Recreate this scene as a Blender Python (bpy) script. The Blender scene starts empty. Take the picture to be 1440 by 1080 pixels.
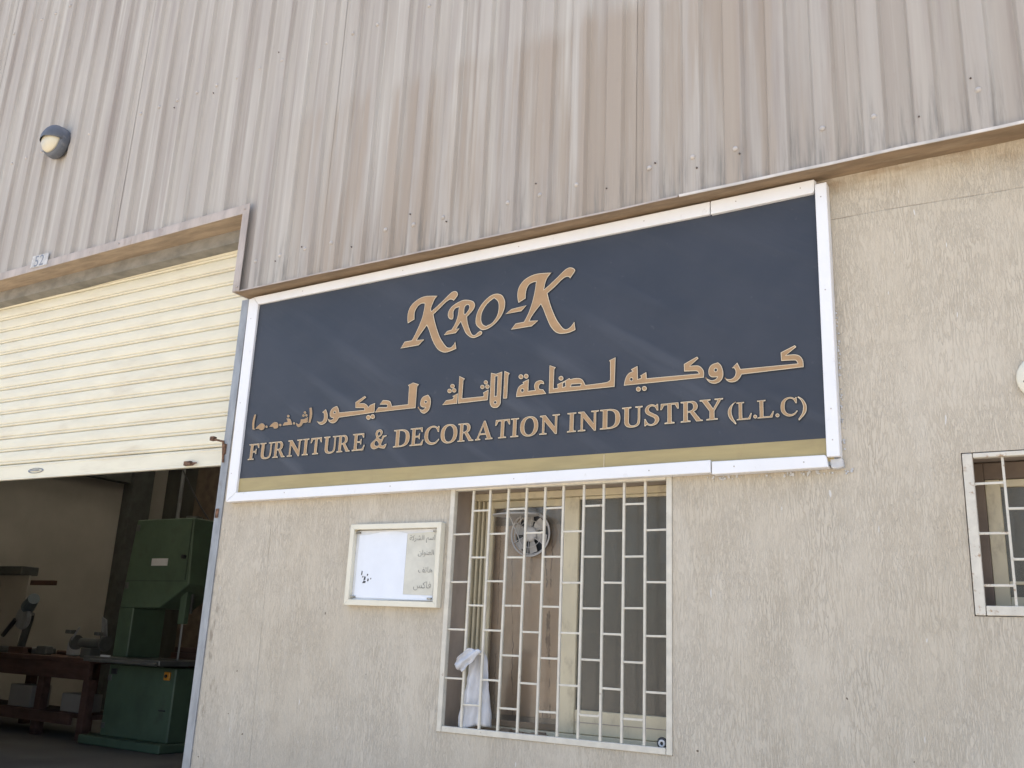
import bpy, bmesh, math, random
from mathutils import Vector, Matrix, noise
random.seed(7)
R = math.radians
SC = bpy.context.scene
COL = SC.collection

# ---------------------------------------------------------------- camera
cam = bpy.data.cameras.new("camera")
cam.sensor_fit = 'HORIZONTAL'; cam.sensor_width = 36.0
cam.lens = 1323.18 / 1440 * 36
cam.clip_start = 0.05; cam.clip_end = 2000
co = bpy.data.objects.new("camera", cam); COL.objects.link(co)
yaw, pitch, roll = 0.554651, 0.272671, 0.0459460
fwd = Vector((-math.sin(yaw)*math.cos(pitch), math.cos(yaw)*math.cos(pitch), math.sin(pitch)))
right = Vector((math.cos(yaw), math.sin(yaw), 0)); up = right.cross(fwd)
rr = right*math.cos(roll) + up*math.sin(roll)
uu = -right*math.sin(roll) + up*math.cos(roll)
mw = Matrix((rr, uu, -fwd)).transposed().to_4x4()
mw.translation = Vector((0, -3.6, 1.5))
co.matrix_world = mw
SC.camera = co

# ---------------------------------------------------------------- sky, sun, exposure
w = bpy.data.worlds.new("World"); SC.world = w; w.use_nodes = True
nt = w.node_tree; nt.nodes.clear()
sky = nt.nodes.new("ShaderNodeTexSky"); sky.sky_type = 'NISHITA'; sky.sun_disc = False
SUN_EL, SUN_AZ = R(74), R(20)
sky.sun_elevation = SUN_EL; sky.sun_rotation = SUN_AZ
sky.dust_density = 3.0; sky.air_density = 1.0; sky.ozone_density = 1.0
bg = nt.nodes.new("ShaderNodeBackground"); bg.inputs[1].default_value = 0.15
wo = nt.nodes.new("ShaderNodeOutputWorld")
nt.links.new(sky.outputs[0], bg.inputs[0]); nt.links.new(bg.outputs[0], wo.inputs[0])
sl = bpy.data.lights.new("sun", 'SUN'); sl.energy = 4.0; sl.angle = R(0.6); sl.color = (1.0, 0.95, 0.87)
so = bpy.data.objects.new("sun", sl); COL.objects.link(so)
sd = Vector((math.sin(SUN_AZ)*math.cos(SUN_EL), math.cos(SUN_AZ)*math.cos(SUN_EL), math.sin(SUN_EL)))
so.rotation_euler = sd.to_track_quat('Z', 'Y').to_euler(); so.location = (0, 10, 30)
vs = SC.view_settings
vs.view_transform = 'Standard'; vs.look = 'None'; vs.gamma = 1.0; vs.use_curve_mapping = False
vs.exposure = 1.38

# ---------------------------------------------------------------- materials
def new_mat(name):
    m = bpy.data.materials.new(name); m.use_nodes = True
    n = m.node_tree; n.nodes.clear()
    o = n.nodes.new("ShaderNodeOutputMaterial"); b = n.nodes.new("ShaderNodeBsdfPrincipled")
    n.links.new(b.outputs[0], o.inputs[0])
    return m, n, b
def c4(c): return (c[0], c[1], c[2], 1.0)
class NB:
    """short-hand for building node graphs"""
    def __init__(s, n): s.n = n; s._pos = None
    def pos(s, world=True):
        if world:
            return s.n.nodes.new("ShaderNodeNewGeometry").outputs['Position']
        return s.n.nodes.new("ShaderNodeTexCoord").outputs['Object']
    def link(s, a, b): s.n.links.new(a, b)
    def scale(s, v, sc):
        m = s.n.nodes.new("ShaderNodeVectorMath"); m.operation = 'MULTIPLY'; s.link(v, m.inputs[0]); m.inputs[1].default_value = sc
        return m.outputs[0]
    def add(s, v, w_):
        m = s.n.nodes.new("ShaderNodeVectorMath"); m.operation = 'ADD'; s.link(v, m.inputs[0]); s.link(w_, m.inputs[1])
        return m.outputs[0]
    def noise(s, v, sc=(1, 1, 1), detail=3, rough=0.55, dist=0.0):
        t = s.n.nodes.new("ShaderNodeTexNoise"); s.link(s.scale(v, sc), t.inputs['Vector'])
        t.inputs['Scale'].default_value = 1.0; t.inputs['Detail'].default_value = detail
        t.inputs['Roughness'].default_value = rough; t.inputs['Distortion'].default_value = dist
        return t.outputs['Fac']
    def ramp(s, f, a, b, lo=0.0, hi=1.0):
        m = s.n.nodes.new("ShaderNodeMapRange"); s.link(f, m.inputs[0])
        m.inputs[1].default_value = a; m.inputs[2].default_value = b; m.inputs[3].default_value = lo; m.inputs[4].default_value = hi
        m.interpolation_type = 'SMOOTHSTEP'
        return m.outputs[0]
    def math(s, op, a, b=None):
        m = s.n.nodes.new("ShaderNodeMath"); m.operation = op
        for i, x in enumerate((a, b)):
            if x is None: continue
            if isinstance(x, (int, float)): m.inputs[i].default_value = x
            else: s.link(x, m.inputs[i])
        return m.outputs[0]
    def mix(s, f, a, b, mode='MIX'):
        m = s.n.nodes.new("ShaderNodeMix"); m.data_type = 'RGBA'; m.blend_type = mode
        for k, x in ((0, f), (6, a), (7, b)):
            if isinstance(x, (int, float)): m.inputs[k].default_value = x
            elif isinstance(x, (tuple, list)): m.inputs[k].default_value = c4(x)
            else: s.link(x, m.inputs[k])
        return m.outputs[2]
    def sep(s, v):
        m = s.n.nodes.new("ShaderNodeSeparateXYZ"); s.link(v, m.inputs[0]); return m.outputs
    def bump(s, h, strength, dist, prev=None):
        m = s.n.nodes.new("ShaderNodeBump"); m.inputs['Strength'].default_value = strength; m.inputs['Distance'].default_value = dist
        s.link(h, m.inputs['Height'])
        if prev is not None: s.link(prev, m.inputs['Normal'])
        return m.outputs[0]

def simple(name, c, rough=0.5, metal=0.0, var=0.12, sc=(6, 6, 6), fine=60.0, bump=0.15, dist=0.0008, spec=0.5,
           dirt=None, dirt_amt=0.5, dirt_sc=(3, 3, 3), dirt_rng=(0.55, 0.72), world=True):
    """painted / worn surface: base colour, mottling, grime patches, fine relief"""
    m, n, b = new_mat(name); q = NB(n); p = q.pos(world)
    f = q.noise(p, sc, 4, 0.6)
    dark = tuple(x*(1-var*1.6) for x in c); lite = tuple(min(1, x*(1+var)) for x in c)
    col = q.mix(q.ramp(f, 0.3, 0.7), dark, lite)
    if dirt is not None:
        d = q.math('MULTIPLY', q.ramp(q.noise(p, dirt_sc, 6, 0.65), *dirt_rng), dirt_amt)
        col = q.mix(d, col, dirt)
    q.link(col, b.inputs['Base Color'])
    q.link(q.ramp(q.noise(p, (4, 4, 4), 3), 0.3, 0.7, max(0.02, rough-0.08), min(1, rough+0.1)), b.inputs['Roughness'])
    b.inputs['Metallic'].default_value = metal; b.inputs['Specular IOR Level'].default_value = spec
    if bump: q.link(q.bump(q.noise(p, (fine,)*3, 3), bump, dist), b.inputs['Normal'])
    return m

def plaster():
    m, n, b = new_mat("ribbed_plaster"); q = NB(n); p = q.pos()
    warp = q.noise(p, (9, 9, 5), 2)
    wv = n.nodes.new("ShaderNodeCombineXYZ"); q.link(q.math('MULTIPLY', warp, 0.022), wv.inputs[0])
    pw = q.add(p, wv.outputs[0])
    a = q.noise(pw, (80, 40, 10.5), 2.6, 0.55, 0.25)
    a2 = q.noise(q.add(pw, wv.outputs[0]), (135, 60, 21), 2.4, 0.55, 0.25)
    fine = q.noise(p, (260, 120, 90), 3, 0.6)
    def worm(f, wd):      # narrow trowelled grooves: where the field crosses its middle value
        return q.ramp(q.math('ABSOLUTE', q.math('SUBTRACT', f, 0.5)), 0.0, wd, 1.0, 0.0)
    amt = q.ramp(q.noise(p, (5, 4, 2.2), 5, 0.65), 0.30, 0.66, 0.25, 1.0)
    amt2 = q.ramp(q.noise(p, (3.1, 4, 3.3), 4, 0.65), 0.36, 0.62, 0.1, 1.0)
    groove = q.math('MAXIMUM', q.math('MULTIPLY', worm(a, 0.055), amt), q.math('MULTIPLY', worm(a2, 0.05), q.math('MULTIPLY', amt2, 0.75)))
    h = q.math('SUBTRACT', q.math('MULTIPLY', fine, 0.3), groove)
    patch = q.noise(p, (1.6, 1, 1.1), 6, 0.62)
    light, darkc = (0.560, 0.505, 0.412), (0.375, 0.325, 0.255)
    col = q.mix(q.math('MULTIPLY', groove, 0.72), light, darkc)
    col = q.mix(q.ramp(patch, 0.35, 0.66, 0.0, 0.38), col, (0.475, 0.405, 0.30))
    col = q.mix(q.ramp(q.noise(p, (9, 5, 2), 5, 0.62), 0.5, 0.72, 0.0, 0.45), col, (0.595, 0.545, 0.455))
    col = q.mix(q.ramp(fine, 0.35, 0.7, 0.0, 0.22), col, (0.64, 0.58, 0.475))
    X, Y, Z = q.sep(p)
    # brown run-off stain just under the cladding, right of the sign
    jit = q.math('MULTIPLY', q.noise(p, (14, 3, 2), 4), 0.26)
    st = q.math('MULTIPLY', q.ramp(q.math('ADD', Z, jit), 3.40, 3.56), q.ramp(q.noise(p, (5, 3, 20), 4), 0.35, 0.65))
    col = q.mix(q.math('MULTIPLY', st, 0.65), col, (0.27, 0.18, 0.10))
    # grime near the door jamb
    gj = q.math('MULTIPLY', q.ramp(X, -4.07, -3.8, 1.0, 0.0), q.ramp(q.noise(p, (22, 10, 7), 5, 0.7), 0.52, 0.68))
    col = q.mix(q.math('MULTIPLY', gj, 0.55), col, (0.17, 0.13, 0.09))
    # darker and greyer towards the bottom of the wall
    gl = q.math('MULTIPLY', q.ramp(q.math('ADD', Z, q.math('MULTIPLY', q.noise(p, (3, 1, 1), 3), 0.5)), 1.05, 1.45, 1.0, 0.0), 0.45)
    col = q.mix(gl, col, (0.42, 0.375, 0.31))
    # white paint drips and nicks
    dr = q.ramp(q.noise(p, (60, 20, 13), 1.0, 0.4), 0.77, 0.79)
    col = q.mix(dr, col, (0.66, 0.64, 0.60))
    dk = q.ramp(q.noise(p, (34, 20, 30), 1.0, 0.4), 0.79, 0.82)
    col = q.mix(dk, col, (0.14, 0.11, 0.08))
    # control joints: one upright left of the notice board, one level line right of the sign
    wob = q.math('MULTIPLY', q.math('SUBTRACT', q.noise(p, (3, 3, 3), 3), 0.5), 0.02)
    ln = q.math('ADD', q.math('ADD', X, wob), q.math('MULTIPLY', Z, 0.0287))      # x = -3.624 - .0287 z
    jv = q.math('MULTIPLY', q.ramp(q.math('ABSOLUTE', q.math('ADD', ln, 3.624)), 0.0012, 0.0035, 1.0, 0.0), q.ramp(Z, 2.10, 2.16, 1.0, 0.0))
    lh = q.math('ADD', q.math('ADD', Z, wob), q.math('MULTIPLY', X, 0.0241))
    jh = q.math('MULTIPLY', q.ramp(q.math('ABSOLUTE', q.math('SUBTRACT', lh, 3.2007)), 0.0012, 0.0035, 1.0, 0.0), q.ramp(X, -0.80, -0.74))
    jt = q.math('MAXIMUM', jv, jh)
    col = q.mix(q.math('MULTIPLY', jt, q.ramp(q.noise(p, (6, 6, 6), 3), 0.35, 0.65, 0.05, 0.6)), col, (0.26, 0.22, 0.17))
    h = q.math('SUBTRACT', h, q.math('MULTIPLY', jt, 0.8))
    q.link(col, b.inputs['Base Color']); b.inputs['Roughness'].default_value = 0.93
    b.inputs['Specular IOR Level'].default_value = 0.2
    nrm = q.bump(h, 0.7, 0.0025)
    nrm = q.bump(q.noise(p, (3, 3, 2), 3), 0.35, 0.02, nrm)
    q.link(nrm, b.inputs['Normal'])
    return m

def cladding_mat():
    m, n, b = new_mat("weathered_cladding_paint"); q = NB(n); p = q.pos()
    X, Y, Z = q.sep(p)
    base = q.mix(q.ramp(q.noise(p, (9, 3, 0.7), 4, 0.6), 0.3, 0.7), (0.375, 0.338, 0.298), (0.445, 0.412, 0.365))
    # long chalky streaks running down the sheet
    s1 = q.noise(p, (24, 8, 0.4), 5, 0.6)
    base = q.mix(q.ramp(s1, 0.47, 0.72, 0.0, 0.75), base, (0.53, 0.51, 0.465))
    s2 = q.noise(p, (15, 6, 0.5), 5, 0.62)
    base = q.mix(q.ramp(s2, 0.48, 0.72, 0.0, 0.6), base, (0.29, 0.25, 0.222))
    # the lower sheet course has gone browner; ragged upper edge
    colj = n.nodes.new("ShaderNodeTexNoise"); q.link(q.scale(p, (7, 0, 0.3)), colj.inputs['Vector']); colj.inputs['Scale'].default_value = 1
    edge = q.math('ADD', Z, q.math('MULTIPLY', q.math('SUBTRACT', colj.outputs['Fac'], 0.5), 0.22))
    low = q.ramp(edge, 4.36, 4.52, 1.0, 0.0)
    span = q.math('MULTIPLY', q.ramp(X, -3.9, -3.3), q.ramp(X, -1.0, -0.55, 1.0, 0.35))
    tan_f = q.math('MULTIPLY', q.math('MULTIPLY', low, span), q.ramp(q.noise(p, (9, 4, 0.5), 4, 0.6), 0.38, 0.58, 0.0, 1.0))
    base = q.mix(q.math('MULTIPLY', tan_f, 0.75), base, (0.345, 0.285, 0.225))
    # sooty grey runs at the bottom edge
    foot = q.ramp(q.math('ADD', Z, q.math('MULTIPLY', q.noise(p, (25, 5, 1.5), 3), 0.5)), 3.66, 4.0, 1.0, 0.0)
    run = q.math('MULTIPLY', foot, q.ramp(q.noise(p, (38, 9, 2.2), 5, 0.7), 0.44, 0.70))
    base = q.mix(q.math('MULTIPLY', run, 0.75), base, (0.21, 0.20, 0.18))
    base = q.mix(q.ramp(q.noise(p, (20, 10, 9), 6, 0.7), 0.60, 0.78, 0.0, 0.3), base, (0.27, 0.22, 0.18))
    q.link(base, b.inputs['Base Color'])
    q.link(q.ramp(s1, 0.3, 0.7, 0.55, 0.8), b.inputs['Roughness']); b.inputs['Specular IOR Level'].default_value = 0.35
    nrm = q.bump(q.noise(p, (5, 4, 0.5), 3), 0.4, 0.01)
    nrm = q.bump(q.noise(p, (90, 40, 3), 3), 0.12, 0.001, nrm)
    q.link(nrm, b.inputs['Normal'])
    return m

M = {}
M['plaster'] = plaster()
M['clad'] = cladding_mat()
M['trim'] = simple("faded_flashing_paint", (0.43, 0.375, 0.335), 0.6, var=0.12, sc=(9, 6, 3), dirt=(0.26, 0.2, 0.16), dirt_amt=0.5, dirt_sc=(14, 9, 5))
M['soffit'] = simple("rust_brown_soffit", (0.27, 0.195, 0.125), 0.8, var=0.14, sc=(5, 20, 5), dirt=(0.38, 0.31, 0.22), dirt_amt=0.5, dirt_sc=(4, 24, 4), bump=0.4, dist=0.003)
M['lip'] = simple("bare_edge_metal", (0.62, 0.58, 0.53), 0.5, var=0.15)
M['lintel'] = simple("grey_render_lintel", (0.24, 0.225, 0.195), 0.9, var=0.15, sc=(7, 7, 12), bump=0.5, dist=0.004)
M['shutter'] = simple("cream_shutter_paint", (0.735, 0.69, 0.54), 0.42, var=0.035, sc=(3, 3, 12), bump=0.05, dirt=(0.50, 0.42, 0.30), dirt_amt=0.45, dirt_sc=(2.2, 2, 11), dirt_rng=(0.5, 0.8))
M['galv'] = simple("grey_galvanised_steel", (0.31, 0.325, 0.34), 0.5, metal=0.2, var=0.14, sc=(16, 16, 5), dirt=(0.16, 0.14, 0.13), dirt_amt=0.5, dirt_sc=(12, 12, 8))
M['rust'] = simple("rusted_steel", (0.16, 0.085, 0.05), 0.85, var=0.4, sc=(40, 40, 40), bump=0.5, dist=0.002)
M['white_alu'] = simple("white_painted_aluminium", (0.80, 0.80, 0.80), 0.38, var=0.02, sc=(3, 3, 3), bump=0.04, dirt=(0.45, 0.42, 0.37), dirt_amt=0.30, dirt_sc=(30, 30, 22), dirt_rng=(0.62, 0.75))
M['caulk'] = simple("dried_sealant", (0.58, 0.58, 0.58), 0.8, var=0.1, bump=0.6, dist=0.004)
M['gold_edge'] = simple("pale_gold_print", (0.70, 0.60, 0.43), 0.5, var=0.06, bump=0.0)
M['gold'] = simple("bronze_print", (0.385, 0.240, 0.118), 0.5, var=0.06, sc=(20, 20, 20), bump=0.0)
M['cream_steel'] = simple("cream_painted_steel", (0.62, 0.58, 0.485), 0.5, var=0.06, sc=(20, 20, 20), dirt=(0.24, 0.13, 0.06), dirt_amt=0.8, dirt_sc=(26, 26, 26), dirt_rng=(0.64, 0.74), bump=0.2)
M['rusty_white'] = simple("peeling_white_paint", (0.63, 0.59, 0.50), 0.55, var=0.07, sc=(20, 20, 20), dirt=(0.30, 0.16, 0.06), dirt_amt=0.9, dirt_sc=(30, 30, 30), dirt_rng=(0.56, 0.68), bump=0.35)
M['cream_alu'] = simple("cream_window_aluminium", (0.60, 0.53, 0.37), 0.45, var=0.05, sc=(8, 8, 4), dirt=(0.26, 0.21, 0.14), dirt_amt=0.6, dirt_sc=(12, 12, 6), dirt_rng=(0.52, 0.75))
M['cream_frame'] = simple("cream_notice_frame", (0.72, 0.68, 0.55), 0.45, var=0.04, bump=0.05)
M['paper'] = simple("white_poster_paper", (0.76, 0.79, 0.83), 0.7, var=0.02, sc=(9, 9, 9), bump=0.25, fine=18, dist=0.002)
M['oldpaper'] = simple("yellowed_paper", (0.62, 0.60, 0.51), 0.8, var=0.05, sc=(14, 14, 14), bump=0.1)
M['ink'] = simple("faded_ink", (0.30, 0.29, 0.25), 0.8, var=0.35, sc=(60, 60, 60), bump=0)
M['ink_dark'] = simple("dark_ink", (0.07, 0.07, 0.075), 0.8, var=0.3, bump=0)
def ply():
    m, n, b = new_mat("stained_plywood"); q = NB(n); p = q.pos()
    col = q.mix(q.ramp(q.noise(p, (14, 4, 0.9), 4, 0.6), 0.3, 0.7), (0.47, 0.35, 0.255), (0.57, 0.43, 0.325))
    col = q.mix(q.ramp(q.noise(p, (5, 4, 3), 4), 0.45, 0.7, 0.0, 0.5), col, (0.40, 0.31, 0.25))
    w_ = n.nodes.new("ShaderNodeCombineXYZ"); q.link(q.math('MULTIPLY', q.noise(p, (14, 3, 22), 4, 0.7), 0.035), w_.inputs[0])
    f = q.noise(q.add(p, w_.outputs[0]), (13, 3, 0.7), 0.0)
    crack = q.math('MULTIPLY', q.ramp(q.math('ABSOLUTE', q.math('SUBTRACT', f, 0.52)), 0.0, 0.026, 1.0, 0.0), q.ramp(q.noise(p, (9, 3, 5), 4, 0.7), 0.43, 0.52))
    col = q.mix(q.math('MULTIPLY', crack, 0.85), col, (0.09, 0.05, 0.03))
    q.link(col, b.inputs['Base Color']); b.inputs['Roughness'].default_value = 0.8
    return m
M['ply'] = ply()
M['rear'] = simple("dark_grey_shade_sheet", (0.085, 0.085, 0.075), 0.8, var=0.2, sc=(3, 3, 1))  # dark tone that stands in for deep shade
M['umber'] = simple("dull_brown_board", (0.17, 0.13, 0.10), 0.8, var=0.15)
M['reveal'] = simple("taupe_reveal_paint", (0.36, 0.30, 0.25), 0.85, var=0.08, sc=(9, 9, 5))
M['dark'] = simple("near_black_paint", (0.05, 0.047, 0.045), 0.7)
M['black'] = simple("black_plastic", (0.03, 0.032, 0.036), 0.45, bump=0.05)
M['grey_plastic'] = simple("grey_fan_plastic", (0.36, 0.35, 0.335), 0.5, var=0.1)
M['pale_plastic'] = simple("pale_fan_plastic", (0.42, 0.41, 0.40), 0.5, var=0.06)
M['cloth'] = simple("white_rag_cloth", (0.60, 0.60, 0.61), 0.95, var=0.10, sc=(20, 20, 6), bump=0.4, fine=160, dist=0.001, dirt=(0.45, 0.43, 0.42), dirt_amt=0.4, dirt_sc=(9, 9, 4), world=False)
M['lamp_body'] = simple("blue_grey_lamp_housing", (0.095, 0.105, 0.125), 0.6, var=0.15, bump=0.1, dirt=(0.3, 0.28, 0.26), dirt_amt=0.35, dirt_sc=(20, 20, 20))
M['lamp_glass'] = simple("yellowed_lamp_glass", (0.60, 0.55, 0.42), 0.4, var=0.06, bump=0.05)
M['plate'] = simple("white_number_plate", (0.66, 0.67, 0.68), 0.5, var=0.05)
M['old_plate'] = simple("weathered_white_plate", (0.52, 0.51, 0.49), 0.6, var=0.15, sc=(30, 30, 30), dirt=(0.3, 0.27, 0.23), dirt_amt=0.6, dirt_sc=(40, 40, 40))
M['head_soffit'] = simple("faded_brown_door_head", (0.36, 0.275, 0.19), 0.8, var=0.15, sc=(4, 20, 4), dirt=(0.24, 0.19, 0.15), dirt_amt=0.5, dirt_sc=(9, 30, 9))
M['navy_ink'] = simple("blue_grey_figures", (0.20, 0.22, 0.26), 0.6, var=0.1, bump=0)
M['screw'] = simple("screw_cap_plastic", (0.47, 0.435, 0.40), 0.5, var=0.1)
M['pock'] = simple("old_screw_hole", (0.12, 0.10, 0.09), 0.8)
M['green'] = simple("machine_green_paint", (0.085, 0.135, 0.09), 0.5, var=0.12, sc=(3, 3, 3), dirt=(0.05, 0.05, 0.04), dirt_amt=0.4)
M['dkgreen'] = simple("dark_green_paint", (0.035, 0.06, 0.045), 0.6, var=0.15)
M['iron'] = simple("cast_iron_table", (0.14, 0.145, 0.145), 0.4, metal=0.4, var=0.1)
M['orange'] = simple("orange_switch", (0.62, 0.26, 0.03), 0.4, var=0.05)
M['redwood'] = simple("red_brown_bench_wood", (0.10, 0.052, 0.04), 0.75, var=0.25, sc=(2, 12, 12), dirt=(0.06, 0.04, 0.03), dirt_amt=0.6)
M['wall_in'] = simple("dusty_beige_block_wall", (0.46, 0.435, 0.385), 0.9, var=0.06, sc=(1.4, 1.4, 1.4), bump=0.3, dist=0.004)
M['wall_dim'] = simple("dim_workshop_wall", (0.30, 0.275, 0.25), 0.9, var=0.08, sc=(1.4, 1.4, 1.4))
M['steel_dark'] = simple("dark_painted_steelwork", (0.10, 0.105, 0.10), 0.6, var=0.15)
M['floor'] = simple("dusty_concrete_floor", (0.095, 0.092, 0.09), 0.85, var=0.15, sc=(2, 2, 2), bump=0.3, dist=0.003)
M['ground'] = simple("sandy_concrete_yard", (0.44, 0.385, 0.31), 0.95, var=0.12, sc=(0.6, 0.6, 0.6), bump=0.4, dist=0.006, fine=25)
M['roof'] = simple("roof_sheet", (0.35, 0.34, 0.33), 0.6, var=0.1)
M['blue_tool'] = simple("blue_grey_tool_plastic", (0.12, 0.16, 0.19), 0.45, var=0.1)
M['hose'] = simple("pale_dust_hose", (0.40, 0.41, 0.42), 0.6, var=0.12)

def vinyl():
    m, n, b = new_mat("navy_vinyl_banner"); q = NB(n); p = q.pos()
    col = q.mix(q.ramp(q.noise(p, (2.2, 2, 3), 5, 0.6), 0.3, 0.7), (0.031, 0.037, 0.050), (0.042, 0.047, 0.060))
    X, Y, Z = q.sep(p)
    # soft sheen painted into the colour along creases that run down to the right
    cr = n.nodes.new("ShaderNodeCombineXYZ")
    q.link(q.math('ADD', q.math('MULTIPLY', X, 0.55), q.math('MULTIPLY', Z, 0.85)), cr.inputs[0])
    q.link(q.math('SUBTRACT', q.math('MULTIPLY', X, 0.8), q.math('MULTIPLY', Z, 0.55)), cr.inputs[1])
    crn = q.noise(cr.outputs[0], (7.5, 0.9, 1), 3, 0.5)
    lowf = q.ramp(Z, 2.4, 3.2, 1.0, 0.2)
    col = q.mix(q.math('MULTIPLY', q.ramp(crn, 0.54, 0.74), q.math('MULTIPLY', lowf, 0.30)), col, (0.125, 0.135, 0.155))
    col = q.mix(q.ramp(q.noise(p, (30, 30, 30), 3), 0.64, 0.8, 0.0, 0.12), col, (0.2, 0.2, 0.2))
    q.link(col, b.inputs['Base Color'])
    b.inputs['Roughness'].default_value = 0.5; b.inputs['Specular IOR Level'].default_value = 0.42
    nrm = q.bump(crn, 0.5, 0.012)
    nrm = q.bump(q.noise(p, (340, 340, 340), 1), 0.12, 0.0006, nrm)
    q.link(nrm, b.inputs['Normal'])
    return m
M['vinyl'] = vinyl()
M['gold_band'] = simple("gold_vinyl_band", (0.37, 0.295, 0.135), 0.5, var=0.07, sc=(3, 3, 20), bump=0.08, dirt=(0.28, 0.2, 0.1), dirt_amt=0.4, dirt_sc=(10, 10, 4))

def dusty_glass(name, dust, amount, tint=(0.80, 0.81, 0.77, 1), fine=(16, 16, 7)):
    m = bpy.data.materials.new(name); m.use_nodes = True; n = m.node_tree; n.nodes.clear(); q = NB(n)
    o = n.nodes.new("ShaderNodeOutputMaterial"); p = q.pos()
    tr = n.nodes.new("ShaderNodeBsdfTransparent"); tr.inputs[0].default_value = tint
    gl = n.nodes.new("ShaderNodeBsdfGlossy"); gl.inputs['Roughness'].default_value = 0.16
    fr = n.nodes.new("ShaderNodeFresnel"); fr.inputs[0].default_value = 1.5
    df = n.nodes.new("ShaderNodeBsdfDiffuse"); df.inputs[0].default_value = c4(dust)
    m1 = n.nodes.new("ShaderNodeMixShader"); q.link(fr.outputs[0], m1.inputs[0]); q.link(tr.outputs[0], m1.inputs[1]); q.link(gl.outputs[0], m1.inputs[2])
    m2 = n.nodes.new("ShaderNodeMixShader")
    q.link(q.math('MULTIPLY', q.ramp(q.noise(p, fine, 8, 0.8), 0.3, 0.72, 0.55, 1.25), amount), m2.inputs[0])
    q.link(m1.outputs[0], m2.inputs[1]); q.link(df.outputs[0], m2.inputs[2]); q.link(m2.outputs[0], o.inputs[0])
    return m
M['glass'] = dusty_glass("dusty_window_glass", (0.30, 0.275, 0.23), 0.38, fine=(110, 110, 80))
M['glass_clear'] = dusty_glass("thin_dust_glass", (0.42, 0.36, 0.30), 0.10, (0.97, 0.96, 0.93, 1))

# ---------------------------------------------------------------- builders
def tag(o, label=None, cat=None, group=None, kind=None):
    if label: o['label'] = label
    if cat: o['category'] = cat
    if group: o['group'] = group
    if kind: o['kind'] = kind
    return o
def thing(name, label, cat, loc=(0, 0, 0), group=None):
    o = bpy.data.objects.new(name, None); COL.objects.link(o); o.location = loc; o.empty_display_size = 0.1
    return tag(o, label, cat, group)
def wloc(o):
    v = Vector(o.location)
    while o.parent: o = o.parent; v += Vector(o.location)
    return v
def link_mesh(name, me, parent=None, loc=None, kind=None, label=None):
    """mesh given in world coordinates unless loc is set (then loc is the world position of its own origin)"""
    o = bpy.data.objects.new(name, me); COL.objects.link(o)
    target = Vector(loc) if loc is not None else Vector((0, 0, 0))
    if parent is not None:
        o.parent = parent; o.location = target - wloc(parent)
    else: o.location = target
    return tag(o, label=label, kind=kind)
def finish(name, bm, mats, smooth=False):
    bmesh.ops.recalc_face_normals(bm, faces=bm.faces[:])
    me = bpy.data.meshes.new(name); bm.to_mesh(me); bm.free()
    for m in (mats if isinstance(mats, (list, tuple)) else [mats]): me.materials.append(m)
    if smooth:
        for f in me.polygons: f.use_smooth = True
    return me
def bm_box(bm, x0, x1, y0, y1, z0, z1, bev=0.0, mi=0):
    r = bmesh.ops.create_cube(bm, size=1.0); vv = r['verts']
    for v in vv: v.co = Vector(((x0+x1)/2+v.co.x*(x1-x0), (y0+y1)/2+v.co.y*(y1-y0), (z0+z1)/2+v.co.z*(z1-z0)))
    fs = set(f for v in vv for f in v.link_faces)
    for f in fs: f.material_index = mi
    if bev > 0:
        es = list(set(e for v in vv for e in v.link_edges))
        bmesh.ops.bevel(bm, geom=es, offset=bev, segments=1, affect='EDGES')
def box(name, x0, x1, y0, y1, z0, z1, mat, parent=None, bev=0.002, kind=None, label=None):
    bm = bmesh.new(); bm_box(bm, x0, x1, y0, y1, z0, z1, bev)
    return link_mesh(name, finish(name, bm, mat), parent, kind=kind, label=label)
def bm_prism(bm, poly, y0, y1, mi=0):
    """poly: list of (x,z); extruded from y0 to y1"""
    a = [bm.verts.new((x, y0, z)) for x, z in poly]; b = [bm.verts.new((x, y1, z)) for x, z in poly]
    fs = [bm.faces.new(a), bm.faces.new(b[::-1])]
    n = len(poly)
    for i in range(n): fs.append(bm.faces.new((a[i], b[i], b[(i+1) % n], a[(i+1) % n])))
    for f in fs: f.material_index = mi
    return fs
def prism(name, poly, y0, y1, mat, parent=None, bev=0.0, kind=None, label=None):
    bm = bmesh.new(); bm_prism(bm, poly, y0, y1)
    if bev: bmesh.ops.bevel(bm, geom=bm.edges[:], offset=bev, segments=1, affect='EDGES')
    return link_mesh(name, finish(name, bm, mat), parent, kind=kind, label=label)
def bm_cyl(bm, p0, p1, r, r2=None, seg=12, cap=True):
    p0, p1 = Vector(p0), Vector(p1); d = p1-p0
    q = d.to_track_quat('Z', 'Y'); r2 = r if r2 is None else r2
    A = [bm.verts.new(p0+q @ Vector((r*math.cos(2*math.pi*i/seg), r*math.sin(2*math.pi*i/seg), 0))) for i in range(seg)]
    B = [bm.verts.new(p1+q @ Vector((r2*math.cos(2*math.pi*i/seg), r2*math.sin(2*math.pi*i/seg), 0))) for i in range(seg)]
    for i in range(seg): bm.faces.new((A[i], A[(i+1) % seg], B[(i+1) % seg], B[i]))
    if cap: bm.faces.new(A[::-1]); bm.faces.new(B)
def cyl(name, p0, p1, r, mat, parent=None, r2=None, seg=12, smooth=False, label=None):
    bm = bmesh.new(); bm_cyl(bm, p0, p1, r, r2, seg)
    return link_mesh(name, finish(name, bm, mat, smooth), parent, label=label)
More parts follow.
